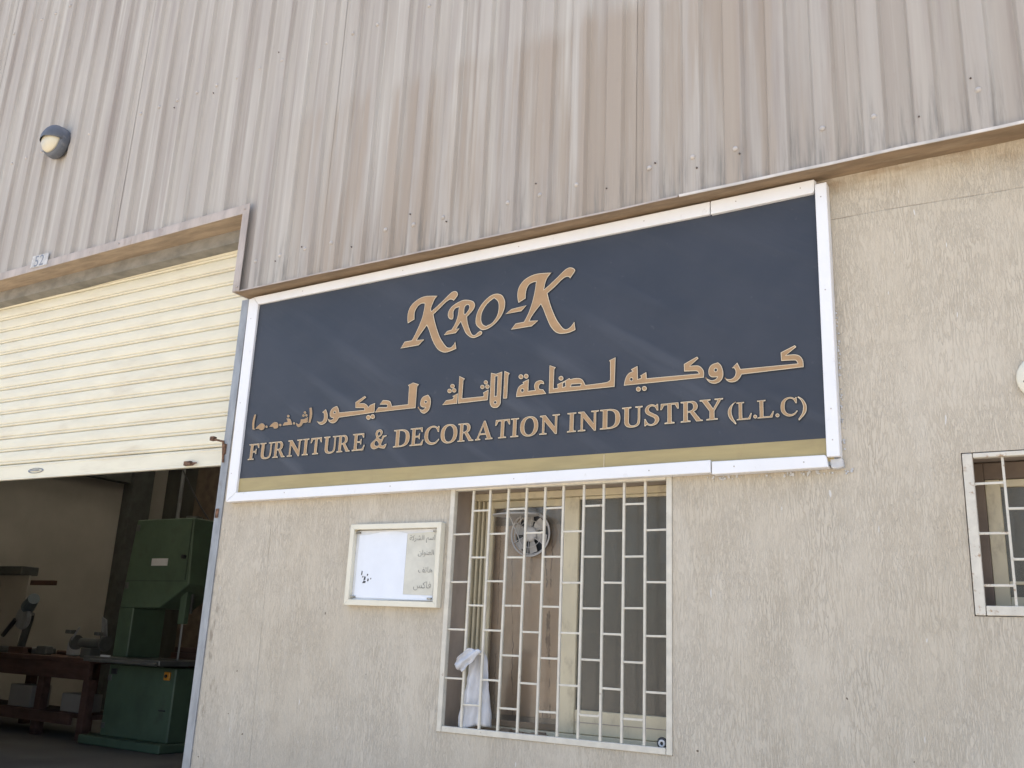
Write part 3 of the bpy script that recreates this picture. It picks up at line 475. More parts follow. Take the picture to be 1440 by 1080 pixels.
# traced outlines of the lettering, metres on the sign plane: (kind, contours of (x, z, corner))
GLYPHS = [('brand',[[(-2.8491,3.0604,1),(-2.8543,3.0929,0),(-2.8526,3.1225,0),(-2.84,3.1525,0),(-2.8134,3.1747,0),(-2.7798,3.19,0),(-2.7454,3.1939,0),(-2.7106,3.1901,0),(-2.6707,3.1837,1),(-2.6873,3.1679,0),(-2.699,3.1438,0),(-2.707,3.121,0),(-2.7037,3.1075,1),(-2.6753,3.1253,0),(-2.6432,3.148,0),(-2.6114,3.1724,0),(-2.5875,3.1888,0),(-2.5669,3.192,0),(-2.5517,3.1829,0),(-2.5477,3.1676,0),(-2.5578,3.1528,0),(-2.5713,3.1393,1),(-2.5824,3.1476,0),(-2.5971,3.1492,0),(-2.6174,3.1403,0),(-2.6412,3.1219,0),(-2.6691,3.1005,0),(-2.6892,3.0862,1),(-2.6803,3.0564,0),(-2.6642,3.0139,0),(-2.6413,2.9637,0),(-2.6132,2.9241,0),(-2.5907,2.9015,0),(-2.5699,2.8989,0),(-2.5544,2.9111,0),(-2.5454,2.9276,1),(-2.5362,2.8857,1),(-2.5643,2.8787,0),(-2.5969,2.8739,0),(-2.6221,2.8796,0),(-2.6485,2.8965,0),(-2.6717,2.9246,0),(-2.6914,2.9597,0),(-2.7123,3.0061,0),(-2.7264,3.0319,1),(-2.7506,3.0041,0),(-2.7701,2.9812,0),(-2.7816,2.9644,1),(-2.7349,2.9608,1),(-2.7681,2.9335,1),(-2.884,2.9312,1),(-2.86,2.9657,1),(-2.8143,2.967,1),(-2.7973,2.9959,0),(-2.7753,3.0406,0),(-2.758,3.0898,0),(-2.7498,3.1442,0),(-2.7528,3.154,1),(-2.7724,3.1552,0),(-2.7911,3.145,0),(-2.8047,3.1265,0),(-2.8093,3.1049,0),(-2.8068,3.0766,1)]]),('brand',[[(-2.5765,3.042,0),(-2.5916,3.0489,0),(-2.6013,3.0666,0),(-2.5987,3.0881,0),(-2.5856,3.1079,0),(-2.5618,3.1225,0),(-2.5336,3.1326,0),(-2.5092,3.136,0),(-2.4761,3.1301,0),(-2.4509,3.1178,0),(-2.4406,3.0965,0),(-2.4481,3.0761,0),(-2.4671,3.0575,0),(-2.4844,3.0439,1),(-2.4782,3.0127,0),(-2.4635,2.9751,0),(-2.4477,2.9481,0),(-2.4314,2.9441,0),(-2.4161,2.9544,0),(-2.4006,2.9599,0),(-2.3901,2.9508,0),(-2.3953,2.9392,0),(-2.4185,2.9301,0),(-2.4423,2.928,0),(-2.4651,2.9381,0),(-2.4888,2.9608,0),(-2.5075,2.9954,0),(-2.5207,3.0206,1),(-2.5327,3.0062,0),(-2.5438,2.9898,1),(-2.5234,2.9905,1),(-2.5463,2.9669,1),(-2.6185,2.9661,1),(-2.5993,2.9868,1),(-2.5727,2.9903,1),(-2.5543,3.02,0),(-2.5424,3.0543,0),(-2.5375,3.1005,1),(-2.5559,3.0979,0),(-2.5672,3.0833,0),(-2.5656,3.0613,0),(-2.5677,3.0454,0)],[(-2.5022,3.0663,0),(-2.502,3.0915,0),(-2.4927,3.1045,0),(-2.4804,3.1033,0),(-2.4753,3.0892,0),(-2.4844,3.0726,0),(-2.4977,3.0603,0)]]),('brand',[[(-2.4337,3.0098,0),(-2.4302,3.0484,0),(-2.4125,3.085,0),(-2.3825,3.116,0),(-2.348,3.1355,0),(-2.3143,3.1374,0),(-2.2861,3.1233,0),(-2.2688,3.0905,0),(-2.2705,3.0521,0),(-2.2879,3.0162,0),(-2.3173,2.9855,0),(-2.3514,2.9659,0),(-2.3825,2.9604,0),(-2.401,2.9663,0),(-2.4242,2.9872,0)],[(-2.4004,3.0192,0),(-2.3966,3.0541,0),(-2.373,3.0896,0),(-2.3387,3.1127,0),(-2.3286,3.1123,0),(-2.3098,3.0934,0),(-2.3041,3.0608,0),(-2.3117,3.0232,0),(-2.3372,2.9919,0),(-2.3642,2.9824,0),(-2.3702,2.9803,0),(-2.3908,2.993,0)]]),('brand',[[(-2.2651,3.024,1),(-2.2317,3.0462,1),(-2.1465,3.0523,1),(-2.1754,3.0255,1)]]),('brand',[[(-2.1946,3.0691,1),(-2.2019,3.101,0),(-2.2016,3.1325,0),(-2.1914,3.159,0),(-2.1696,3.1817,0),(-2.1399,3.196,0),(-2.1062,3.2025,0),(-2.0687,3.2012,0),(-2.0176,3.1947,1),(-2.0344,3.1795,0),(-2.0483,3.1559,0),(-2.056,3.1173,1),(-2.0254,3.1382,0),(-1.9898,3.1649,0),(-1.9579,3.1904,0),(-1.9401,3.2011,0),(-1.9221,3.2037,0),(-1.9039,3.1964,0),(-1.8945,3.1827,0),(-1.9065,3.1643,0),(-1.9203,3.1461,1),(-1.9296,3.1563,0),(-1.9459,3.1574,0),(-1.9672,3.1456,0),(-1.9991,3.12,0),(-2.0366,3.0935,1),(-2.026,3.0558,0),(-2.0097,3.0124,0),(-1.9861,2.9616,0),(-1.9634,2.9281,0),(-1.9448,2.9072,0),(-1.9287,2.9033,0),(-1.9095,2.9138,0),(-1.8918,2.9352,1),(-1.8842,2.8921,1),(-1.9157,2.8832,0),(-1.9475,2.882,0),(-1.9727,2.8867,0),(-1.9947,2.9008,0),(-2.0175,2.9291,0),(-2.0372,2.9691,0),(-2.0574,3.0163,0),(-2.0714,3.0424,1),(-2.0945,3.0185,0),(-2.1157,2.9925,0),(-2.1278,2.9721,1),(-2.0801,2.9668,1),(-2.1153,2.9413,1),(-2.23,2.9409,1),(-2.2049,2.9694,1),(-2.1596,2.9715,1),(-2.1388,3.008,0),(-2.1221,3.0537,0),(-2.1095,3.107,0),(-2.1025,3.1616,1),(-2.1194,3.1609,0),(-2.1379,3.1536,0),(-2.1503,3.1346,0),(-2.1549,3.1109,0),(-2.1545,3.0865,1)]]),('arabic',[[(-0.9672,2.6705,1),(-0.9097,2.6941,1),(-0.9028,2.6849,1),(-0.9438,2.6568,1),(-0.9274,2.6575,0),(-0.9046,2.6547,0),(-0.8887,2.6445,0),(-0.8791,2.6251,0),(-0.8782,2.5987,1),(-1.1242,2.5964,1),(-1.1349,2.58,0),(-1.1506,2.5694,0),(-1.1732,2.569,0),(-1.1888,2.5788,0),(-1.198,2.594,1),(-1.1834,2.5853,0),(-1.166,2.5852,0),(-1.1536,2.5962,0),(-1.1508,2.6135,0),(-1.1564,2.6266,1),(-1.1669,2.6278,1),(-1.142,2.6511,1),(-1.1288,2.6216,1),(-0.9033,2.6177,1),(-0.9063,2.626,0),(-0.9169,2.6307,0),(-0.9661,2.6339,1)]]),('arabic',[[(-1.2227,2.6608,1),(-1.2088,2.6452,0),(-1.2011,2.6193,0),(-1.2025,2.5945,0),(-1.2152,2.5764,0),(-1.2365,2.5698,0),(-1.2577,2.5756,0),(-1.2718,2.5897,0),(-1.2788,2.6048,1),(-1.2664,2.5944,0),(-1.2504,2.5873,0),(-1.2344,2.5902,0),(-1.229,2.5967,1),(-1.2503,2.5987,0),(-1.2616,2.6082,0),(-1.2653,2.623,0),(-1.2611,2.6423,0),(-1.2477,2.6552,0)],[(-1.2282,2.6277,0),(-1.2296,2.6241,0),(-1.2329,2.6229,0),(-1.2361,2.6248,0),(-1.2374,2.6288,0),(-1.236,2.6324,0),(-1.2327,2.6336,0),(-1.2295,2.6317,0)]]),('arabic',[[(-1.3713,2.6708,1),(-1.3122,2.6968,1),(-1.3047,2.6868,1),(-1.3411,2.6597,1),(-1.326,2.6594,0),(-1.305,2.656,0),(-1.2903,2.6433,0),(-1.2821,2.626,0),(-1.2833,2.6009,1),(-1.644,2.6042,1),(-1.6401,2.6264,0),(-1.6322,2.6472,0),(-1.6194,2.6598,0),(-1.6039,2.6658,1),(-1.6131,2.6746,1),(-1.579,2.6877,1),(-1.5766,2.6287,1),(-1.5645,2.6311,1),(-1.5639,2.6381,1),(-1.5716,2.6399,1),(-1.5385,2.6558,1),(-1.5358,2.6273,1),(-1.3069,2.622,1),(-1.3113,2.6293,0),(-1.3232,2.6331,0),(-1.37,2.6366,1)],[(-1.6032,2.6295,0),(-1.6046,2.6259,0),(-1.608,2.6248,0),(-1.6115,2.6267,0),(-1.6129,2.6305,0),(-1.6115,2.6341,0),(-1.6081,2.6353,0),(-1.6047,2.6334,0)]]),('arabic',[[(-1.5631,2.5813,0),(-1.5666,2.5735,0),(-1.5751,2.571,0),(-1.5837,2.5752,0),(-1.5874,2.5838,0),(-1.5839,2.5917,0),(-1.5753,2.5942,0),(-1.5667,2.5899,0)]]),('arabic',[[(-1.5356,2.5815,0),(-1.539,2.5737,0),(-1.5475,2.5712,0),(-1.556,2.5754,0),(-1.5596,2.584,0),(-1.5562,2.5918,0),(-1.5477,2.5943,0),(-1.5391,2.5901,0)]]),('arabic',[[(-1.7169,2.7277,1),(-1.6832,2.7394,1),(-1.686,2.604,1),(-2.0131,2.607,1),(-2.014,2.7419,1),(-1.9788,2.7273,1),(-1.987,2.7184,1),(-1.9873,2.6292,1),(-1.9679,2.6301,1),(-1.9713,2.6469,1),(-1.9355,2.6582,0),(-1.9097,2.6692,1),(-1.9036,2.6637,1),(-1.8801,2.6659,0),(-1.8559,2.6623,0),(-1.8401,2.651,0),(-1.8276,2.6284,1),(-1.7367,2.6297,0),(-1.7185,2.6324,0),(-1.7093,2.6393,1),(-1.7108,2.7197,1)],[(-1.9409,2.6308,1),(-1.9404,2.6468,1),(-1.9311,2.6506,1),(-1.9294,2.6328,1)],[(-1.8998,2.6297,1),(-1.8965,2.6373,1),(-1.8517,2.6351,1),(-1.8542,2.6277,1)]]),('arabic',[[(-1.9387,2.6708,0),(-1.9423,2.6627,0),(-1.9514,2.6602,0),(-1.9607,2.6648,0),(-1.9649,2.6737,0),(-1.9613,2.6818,0),(-1.9522,2.6842,0),(-1.9428,2.6797,0)]]),('arabic',[[(-2.1841,2.6065,1),(-2.1828,2.6314,0),(-2.1746,2.6537,0),(-2.1622,2.6639,0),(-2.1487,2.6681,1),(-2.1535,2.6762,1),(-2.1184,2.6879,1),(-2.1195,2.6315,1),(-2.0856,2.632,1),(-2.0906,2.6449,0),(-2.0887,2.6611,0),(-2.0765,2.6729,0),(-2.055,2.6754,0),(-2.0402,2.6656,0),(-2.0371,2.6523,1),(-2.0542,2.6567,0),(-2.0639,2.6486,0),(-2.0605,2.6352,0),(-2.0416,2.6307,1),(-2.0235,2.6068,1)],[(-2.1457,2.6359,0),(-2.1472,2.6314,0),(-2.1513,2.6299,0),(-2.1556,2.6322,0),(-2.1575,2.6371,0),(-2.156,2.6416,0),(-2.1519,2.6431,0),(-2.1476,2.6407,0)]]),('arabic',[[(-2.1484,2.7012,0),(-2.152,2.6929,0),(-2.1616,2.6904,0),(-2.1715,2.6951,0),(-2.176,2.7042,0),(-2.1724,2.7125,0),(-2.1628,2.7151,0),(-2.1529,2.7104,0)]]),('arabic',[[(-2.1212,2.7008,0),(-2.1246,2.6925,0),(-2.1335,2.6899,0),(-2.1429,2.6946,0),(-2.1471,2.7037,0),(-2.1437,2.712,0),(-2.1347,2.7146,0),(-2.1254,2.7099,0)]]),('arabic',[[(-2.2544,2.743,1),(-2.2226,2.7269,1),(-2.2303,2.7161,1),(-2.2319,2.6057,1),(-2.2545,2.6066,1)]]),('arabic',[[(-2.329,2.7417,1),(-2.2989,2.7329,1),(-2.265,2.7408,1),(-2.2657,2.6047,0),(-2.2661,2.5849,0),(-2.2781,2.5695,0),(-2.2968,2.5656,0),(-2.3162,2.573,0),(-2.3265,2.5906,0),(-2.3289,2.6126,1)],[(-2.3019,2.719,1),(-2.2912,2.7195,1),(-2.2908,2.6255,1),(-2.3002,2.6248,1)],[(-2.2904,2.5928,0),(-2.2919,2.5895,0),(-2.2958,2.5884,0),(-2.3,2.5902,0),(-2.3019,2.5939,0),(-2.3004,2.5973,0),(-2.2964,2.5984,0),(-2.2923,2.5965,0)]]),('arabic',[[(-2.5097,2.7462,1),(-2.4735,2.7277,1),(-2.4829,2.7184,1),(-2.4836,2.6321,1),(-2.3639,2.6305,1),(-2.3645,2.6406,1),(-2.3689,2.6478,1),(-2.3361,2.6609,1),(-2.3375,2.6077,1),(-2.5077,2.6072,1)]]),('arabic',[[(-2.3416,2.6953,0),(-2.3449,2.6877,0),(-2.3538,2.6854,0),(-2.3631,2.6897,0),(-2.3673,2.6981,0),(-2.3641,2.7056,0),(-2.3552,2.7079,0),(-2.3459,2.7036,0)]]),('arabic',[[(-2.3597,2.6745,0),(-2.363,2.667,0),(-2.3719,2.6647,0),(-2.3812,2.6689,0),(-2.3855,2.6773,0),(-2.3822,2.6848,0),(-2.3733,2.6872,0),(-2.3639,2.6829,0)]]),('arabic',[[(-2.3314,2.6733,0),(-2.3347,2.6657,0),(-2.3435,2.6634,0),(-2.3528,2.6676,0),(-2.3571,2.676,0),(-2.3538,2.6835,0),(-2.3449,2.6858,0),(-2.3357,2.6816,0)]]),('arabic',[[(-2.6001,2.6084,1),(-2.5779,2.6318,1),(-2.5404,2.6333,1),(-2.5343,2.643,1),(-2.5455,2.6475,1),(-2.5107,2.6602,1),(-2.5116,2.6069,1)]]),('arabic',[[(-2.5314,2.6967,0),(-2.5349,2.6888,0),(-2.5444,2.6863,0),(-2.5544,2.6908,0),(-2.5591,2.6996,0),(-2.5557,2.7076,0),(-2.5462,2.71,0),(-2.5361,2.7055,0)]]),('arabic',[[(-2.5471,2.6742,0),(-2.5505,2.6663,0),(-2.5601,2.6638,0),(-2.5702,2.6682,0),(-2.5749,2.677,0),(-2.5715,2.685,0),(-2.5619,2.6875,0),(-2.5518,2.683,0)]]),('arabic',[[(-2.5202,2.6745,0),(-2.5236,2.6666,0),(-2.5331,2.6641,0),(-2.5431,2.6686,0),(-2.5478,2.6774,0),(-2.5443,2.6853,0),(-2.5348,2.6878,0),(-2.5248,2.6833,0)]]),('arabic',[[(-2.688,2.6704,1),(-2.6728,2.6532,0),(-2.6673,2.6266,0),(-2.6734,2.5959,0),(-2.6886,2.58,0),(-2.707,2.5757,0),(-2.7267,2.5862,0),(-2.7438,2.6136,1),(-2.7301,2.6018,0),(-2.713,2.5968,0),(-2.7004,2.6053,1),(-2.7203,2.6096,0),(-2.7318,2.6205,0),(-2.7317,2.6432,0),(-2.7187,2.663,0)],[(-2.6932,2.6343,0),(-2.6946,2.6312,0),(-2.6983,2.6302,0),(-2.7023,2.6319,0),(-2.7042,2.6353,0),(-2.7028,2.6384,0),(-2.6991,2.6394,0),(-2.6951,2.6377,0)]]),('arabic',[[(-3.0157,2.6092,1),(-2.994,2.6356,1),(-2.9404,2.6306,1),(-2.9392,2.6405,0),(-2.9484,2.6439,0),(-2.9894,2.6471,1),(-2.9688,2.6703,1),(-2.9419,2.667,0),(-2.9199,2.6577,0),(-2.907,2.6336,1),(-2.8086,2.6335,1),(-2.8098,2.7236,1),(-2.8191,2.7317,1),(-2.785,2.7431,1),(-2.7467,2.7286,1),(-2.7581,2.7181,1),(-2.758,2.6079,1),(-2.7835,2.6085,1)]]),('arabic',[[(-3.0901,2.7048,1),(-3.079,2.6949,1),(-3.1238,2.6678,1),(-3.0894,2.6653,0),(-3.0676,2.6526,0),(-3.0597,2.6428,1),(-3.0495,2.6528,1),(-3.0176,2.6606,1),(-3.0165,2.6086,1),(-3.2505,2.6027,1),(-3.2604,2.5885,0),(-3.2778,2.5771,0),(-3.3006,2.5779,0),(-3.3195,2.5891,0),(-3.3331,2.6095,1),(-3.3135,2.5978,0),(-3.2969,2.5975,0),(-3.2896,2.6032,1),(-3.3094,2.6104,0),(-3.3186,2.6298,0),(-3.3117,2.6507,0),(-3.2934,2.6639,0),(-3.2712,2.6681,1),(-3.2598,2.6522,0),(-3.2517,2.6319,1),(-3.0845,2.6299,1),(-3.0886,2.6383,1),(-3.1464,2.6447,1),(-3.1501,2.6762,1)],[(-3.2779,2.6343,0),(-3.2792,2.6313,0),(-3.2831,2.6303,0),(-3.2873,2.632,0),(-3.2894,2.6353,0),(-3.2881,2.6383,0),(-3.2842,2.6393,0),(-3.28,2.6376,0)]]),('arabic',[[(-3.0373,2.586,0),(-3.0411,2.5772,0),(-3.0522,2.5743,0),(-3.0642,2.5791,0),(-3.07,2.5888,0),(-3.0662,2.5977,0),(-3.0551,2.6005,0),(-3.0431,2.5956,0)]]),('arabic',[[(-3.0107,2.588,0),(-3.0142,2.5791,0),(-3.0246,2.5763,0),(-3.0359,2.581,0),(-3.0414,2.5906,0),(-3.0379,2.5995,0),(-3.0275,2.6024,0),(-3.0162,2.5976,0)]]),('arabic',[[(-3.3476,2.6585,1),(-3.334,2.6349,0),(-3.3287,2.6121,0),(-3.3358,2.586,0),(-3.363,2.5742,0),(-3.388,2.5819,0),(-3.4048,2.5989,1),(-3.3798,2.5923,0),(-3.3611,2.5963,0),(-3.3562,2.6145,0),(-3.3599,2.6353,1),(-3.3729,2.6428,1)]]),('arabic_small',[[(-3.4666,2.6756,1),(-3.4485,2.6762,1),(-3.4395,2.6347,0),(-3.447,2.5933,1),(-3.4627,2.5935,1),(-3.4593,2.6364,0)]]),('arabic_small',[[(-3.4677,2.6266,1),(-3.467,2.5965,1),(-3.5011,2.5941,1),(-3.5092,2.5812,0),(-3.5307,2.5758,0),(-3.5472,2.5873,0),(-3.5506,2.6035,1),(-3.5331,2.5926,0),(-3.5218,2.6003,0),(-3.5202,2.6172,1),(-3.4945,2.6176,1)]]),('arabic_small',[[(-3.4845,2.6519,0),(-3.4867,2.6467,0),(-3.4934,2.6451,0),(-3.5008,2.648,0),(-3.5045,2.6537,0),(-3.5023,2.6588,0),(-3.4956,2.6604,0),(-3.4882,2.6576,0)]]),('arabic_small',[[(-3.4931,2.6356,0),(-3.4953,2.6305,0),(-3.502,2.6288,0),(-3.5094,2.6317,0),(-3.5131,2.6374,0),(-3.511,2.6426,0),(-3.5042,2.6442,0),(-3.4968,2.6413,0)]]),('arabic_small',[[(-3.4724,2.6357,0),(-3.4746,2.6305,0),(-3.4813,2.6289,0),(-3.4887,2.6318,0),(-3.4924,2.6374,0),(-3.4902,2.6426,0),(-3.4835,2.6442,0),(-3.4761,2.6413,0)]]),('arabic_small',[[(-3.5558,2.5986,0),(-3.5579,2.5937,0),(-3.5644,2.5922,0),(-3.5715,2.5949,0),(-3.5751,2.6002,0),(-3.573,2.6052,0),(-3.5665,2.6067,0),(-3.5594,2.604,0)]]),('arabic_small',[[(-3.6497,2.5931,1),(-3.6387,2.6109,1),(-3.6136,2.6126,1),(-3.6266,2.6321,1),(-3.5953,2.6256,0),(-3.577,2.5928,1)]]),('arabic_small',[[(-3.6033,2.6423,0),(-3.6056,2.6368,0),(-3.6129,2.6351,0),(-3.6208,2.6381,0),(-3.6249,2.6442,0),(-3.6225,2.6497,0),(-3.6153,2.6514,0),(-3.6073,2.6483,0)]]),('arabic_small',[[(-3.6565,2.5979,0),(-3.6586,2.5929,0),(-3.6652,2.5913,0),(-3.6725,2.5941,0),(-3.6762,2.5995,0),(-3.6741,2.6045,0),(-3.6675,2.6061,0),(-3.6602,2.6033,0)]]),('arabic_small',[[(-3.7499,2.5936,1),(-3.7308,2.6102,0),(-3.7115,2.619,0),(-3.6892,2.6144,0),(-3.679,2.5982,0),(-3.6854,2.5826,0),(-3.7084,2.5822,0),(-3.7204,2.5932,1)]]),('arabic_small',[[(-3.7577,2.5966,0),(-3.7598,2.5916,0),(-3.7665,2.59,0),(-3.7739,2.5927,0),(-3.7777,2.5982,0),(-3.7756,2.6033,0),(-3.7689,2.6049,0),(-3.7614,2.6021,0)]]),('arabic_small',[[(-3.8542,2.5905,1),(-3.8327,2.6109,0),(-3.8106,2.6207,0),(-3.7886,2.6142,0),(-3.7809,2.5989,0),(-3.7889,2.5833,0),(-3.8106,2.5815,0),(-3.8269,2.591,1)]]),('arabic_small',[[(-3.8749,2.674,1),(-3.858,2.6749,1),(-3.8638,2.6291,0),(-3.8604,2.5956,1),(-3.8514,2.5863,1),(-3.8754,2.5902,1),(-3.8821,2.6307,0)]]),('latin',[[(-2.9707,2.5194,0),(-2.9914,2.515,0),(-2.9994,2.4979,0),(-2.9926,2.4762,0),(-3.0097,2.4626,0),(-3.0249,2.4468,0),(-3.0192,2.427,0),(-2.9975,2.4184,0),(-2.9719,2.4261,1),(-2.9516,2.4198,0),(-2.9299,2.4208,0),(-2.9218,2.4436,1),(-2.9341,2.4403,0),(-2.9453,2.4348,0),(-2.956,2.4411,0),(-2.9473,2.4622,0),(-2.9399,2.4757,0),(-2.9239,2.4808,1),(-2.9253,2.4859,1),(-2.954,2.4856,1),(-2.9535,2.4803,1),(-2.9586,2.4666,1),(-2.9772,2.4757,1),(-2.9586,2.4877,0),(-2.9524,2.5031,0),(-2.9593,2.5149,0)],[(-2.9797,2.4876,0),(-2.9826,2.4984,0),(-2.976,2.5067,0),(-2.9681,2.5026,0),(-2.9688,2.492,0)],[(-2.9875,2.461,0),(-2.9716,2.4437,0),(-2.9817,2.4356,0),(-2.9955,2.4411,0),(-2.9968,2.4536,0)]]),('latin',[[(-1.154,2.4876,1),(-1.175,2.4722,0),(-1.1865,2.4489,0),(-1.1801,2.4206,0),(-1.1542,2.3916,1),(-1.15,2.3974,1),(-1.1639,2.4227,0),(-1.1696,2.4474,0),(-1.164,2.4711,0),(-1.1499,2.4851,1)]]),('latin',[[(-0.9037,2.4849,1),(-0.8851,2.47,0),(-0.8733,2.4438,0),(-0.8783,2.4143,0),(-0.9049,2.3861,1),(-0.9084,2.3944,1),(-0.8935,2.4157,0),(-0.8881,2.4419,0),(-0.8955,2.466,0),(-0.91,2.4818,1)]]),('latin',[[(-1.0663,2.4176,0),(-1.0689,2.4118,0),(-1.0749,2.4098,0),(-1.0808,2.4128,0),(-1.0831,2.419,0),(-1.0805,2.4248,0),(-1.0745,2.4268,0),(-1.0686,2.4238,0)]]),('latin',[[(-0.9781,2.4149,0),(-0.9809,2.4092,0),(-0.9872,2.4073,0),(-0.9934,2.4103,0),(-0.9958,2.4164,0),(-0.993,2.4222,0),(-0.9867,2.4241,0),(-0.9805,2.421,0)]])]
LATIN = [('F',-3.8836,-3.8031),('U',-3.8005,-3.6973),('R',-3.6989,-3.6063),('N',-3.5937,-3.4898),('I',-3.4864,-3.4411),('T',-3.4314,-3.3522),('U',-3.341,-3.2447),('R',-3.247,-3.1571),('E',-3.1456,-3.0612),('D',-2.8821,-2.7808),('E',-2.7799,-2.6953),('C',-2.6936,-2.6019),('O',-2.5973,-2.4991),('R',-2.4979,-2.4058),('A',-2.3986,-2.3004),('T',-2.2907,-2.2081),('I',-2.2065,-2.1619),('O',-2.1557,-2.0598),('N',-2.0547,-1.9507),('I',-1.9147,-1.8687),('N',-1.8614,-1.7593),('D',-1.7546,-1.6565),('U',-1.6511,-1.5537),('S',-1.5474,-1.4789),('T',-1.4758,-1.3922),('R',-1.3862,-1.2893),('Y',-1.304,-1.2033)]

# ================================================================ setting
box("ground", -200, 200, -200, 60, -0.4, 0.13, M['ground'], bev=0, kind='structure')
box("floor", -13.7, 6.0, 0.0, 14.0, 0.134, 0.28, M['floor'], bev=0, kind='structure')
RL = [(-12.6, -11.4), (-9.6, -8.4), (-6.6, -5.4)]; RY = (1.6, 9.6)  # rooflights added out of view to brighten the workshop
bm = bmesh.new(); bm_box(bm, -14.0, 6.2, 0.0, RY[0], 7.1, 7.2); bm_box(bm, -14.0, 6.2, RY[1], 14.2, 7.1, 7.2)
ex = [-14.0]+[v for r in RL for v in r]+[6.2]
for a, b in zip(ex[::2], ex[1::2]): bm_box(bm, a, b, RY[0], RY[1], 7.1, 7.2)
ceil = link_mesh("ceiling", finish("ceiling", bm, M['roof']), None, kind='structure')
for a, b in RL: box("added_rooflight", a, b, RY[0], RY[1], 7.14, 7.145, M['added_rooflight'], ceil, bev=0)

# front wall: plastered masonry right of the door, plus the head over the door
W1 = (-2.537, -1.435, 1.130, 2.205)
W2 = (-0.352, 0.75, 1.672, 2.227); W2H = (-0.3545, 0.7525, 1.670, 2.2305)
fw = wall_holes("front_wall", -4.062, 6.2, 0.0, 7.05, 0.0, 0.30, [W1, W2H], [M['plaster'], M['reveal']])
tag(fw, "rough beige plastered wall of the workshop below the corrugated cladding", "wall")
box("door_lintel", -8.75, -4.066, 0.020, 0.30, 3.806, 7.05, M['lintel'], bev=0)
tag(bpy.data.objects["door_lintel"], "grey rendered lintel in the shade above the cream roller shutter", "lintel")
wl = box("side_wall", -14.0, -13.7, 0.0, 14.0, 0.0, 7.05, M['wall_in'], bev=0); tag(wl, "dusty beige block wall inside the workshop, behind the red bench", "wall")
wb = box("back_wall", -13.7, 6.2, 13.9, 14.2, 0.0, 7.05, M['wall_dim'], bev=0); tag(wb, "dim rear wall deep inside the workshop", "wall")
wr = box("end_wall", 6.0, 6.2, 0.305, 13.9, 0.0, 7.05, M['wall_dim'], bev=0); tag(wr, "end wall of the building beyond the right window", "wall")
wf = box("wall_beside_door", -13.7, -8.755, 0.0, 0.30, 0.0, 7.05, M['plaster'], bev=0); tag(wf, "plastered wall on the far left side of the door opening", "wall")
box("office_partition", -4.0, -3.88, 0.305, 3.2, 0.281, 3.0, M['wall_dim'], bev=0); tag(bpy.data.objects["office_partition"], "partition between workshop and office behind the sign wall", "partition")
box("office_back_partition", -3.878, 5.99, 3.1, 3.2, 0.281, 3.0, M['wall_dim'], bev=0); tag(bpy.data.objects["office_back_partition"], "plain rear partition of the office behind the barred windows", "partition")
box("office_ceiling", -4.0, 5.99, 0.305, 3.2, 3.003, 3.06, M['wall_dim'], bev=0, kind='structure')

# ---------------------------------------------------------------- corrugated cladding
clad = thing("metal_cladding", "pinkish beige corrugated metal cladding with vertical streaks above sign and door", "cladding", (-0.645, -0.1, 3.4))
PIT, PH, CY, VY = 0.187, -0.737, -0.122, -0.098
def prof_points(a, b):
    """rib profile break points (x,y) between a and b"""
    pts = []
    k = math.floor((a-PH)/PIT)-1
    while PH+k*PIT < b+PIT:
        c = PH+k*PIT
        for dx, y in ((-0.053, VY), (-0.049, VY-0.002), (-0.038, CY+0.002), (-0.034, CY), (0.034, CY), (0.038, CY+0.002), (0.049, VY-0.002), (0.053, VY)):
            pts.append((c+dx, y))
        k += 1
    def yat(x):
        for (x0, y0), (x1, y1) in zip(pts, pts[1:]):
            if x0 <= x <= x1: return y0+(y1-y0)*(x-x0)/max(1e-9, x1-x0)
        return VY
    inner = [p for p in pts if a+1e-4 < p[0] < b-1e-4]
    return [(a, yat(a))]+inner+[(b, yat(b))]
DX0, DX1 = -8.80, -4.062
seam = -0.645; xs = [seam+0.935*k for k in range(-15, 8)]
for i in range(len(xs)-1):
    a, b = xs[i], xs[i+1]+0.012
    cuts = [a]+[c for c in (DX0, DX1) if a < c < b]+[b]
    bm = bmesh.new(); off = 0.0028*(i % 2)
    for p, q in zip(cuts, cuts[1:]):
        mid = (p+q)/2; zb = 3.925 if DX0 < mid < DX1 else 3.402
        pts = prof_points(p, q); col = []
        zs = [zb, 4.2, 4.9, 5.8, 7.16]
        for x, y in pts: col.append([bm.verts.new((x, y-off+0.0022*noise.noise(Vector((x*1.3, z*0.8, i*3.1))), z)) for z in zs])
        for c0, c1 in zip(col, col[1:]):
            for k in range(len(zs)-1): bm.faces.new((c0[k], c1[k], c1[k+1], c0[k+1]))
    bmesh.ops.remove_doubles(bm, verts=bm.verts[:], dist=1e-5)
    me = finish("sheet", bm, M['clad'], smooth=False)
    link_mesh("sheet", me, clad)
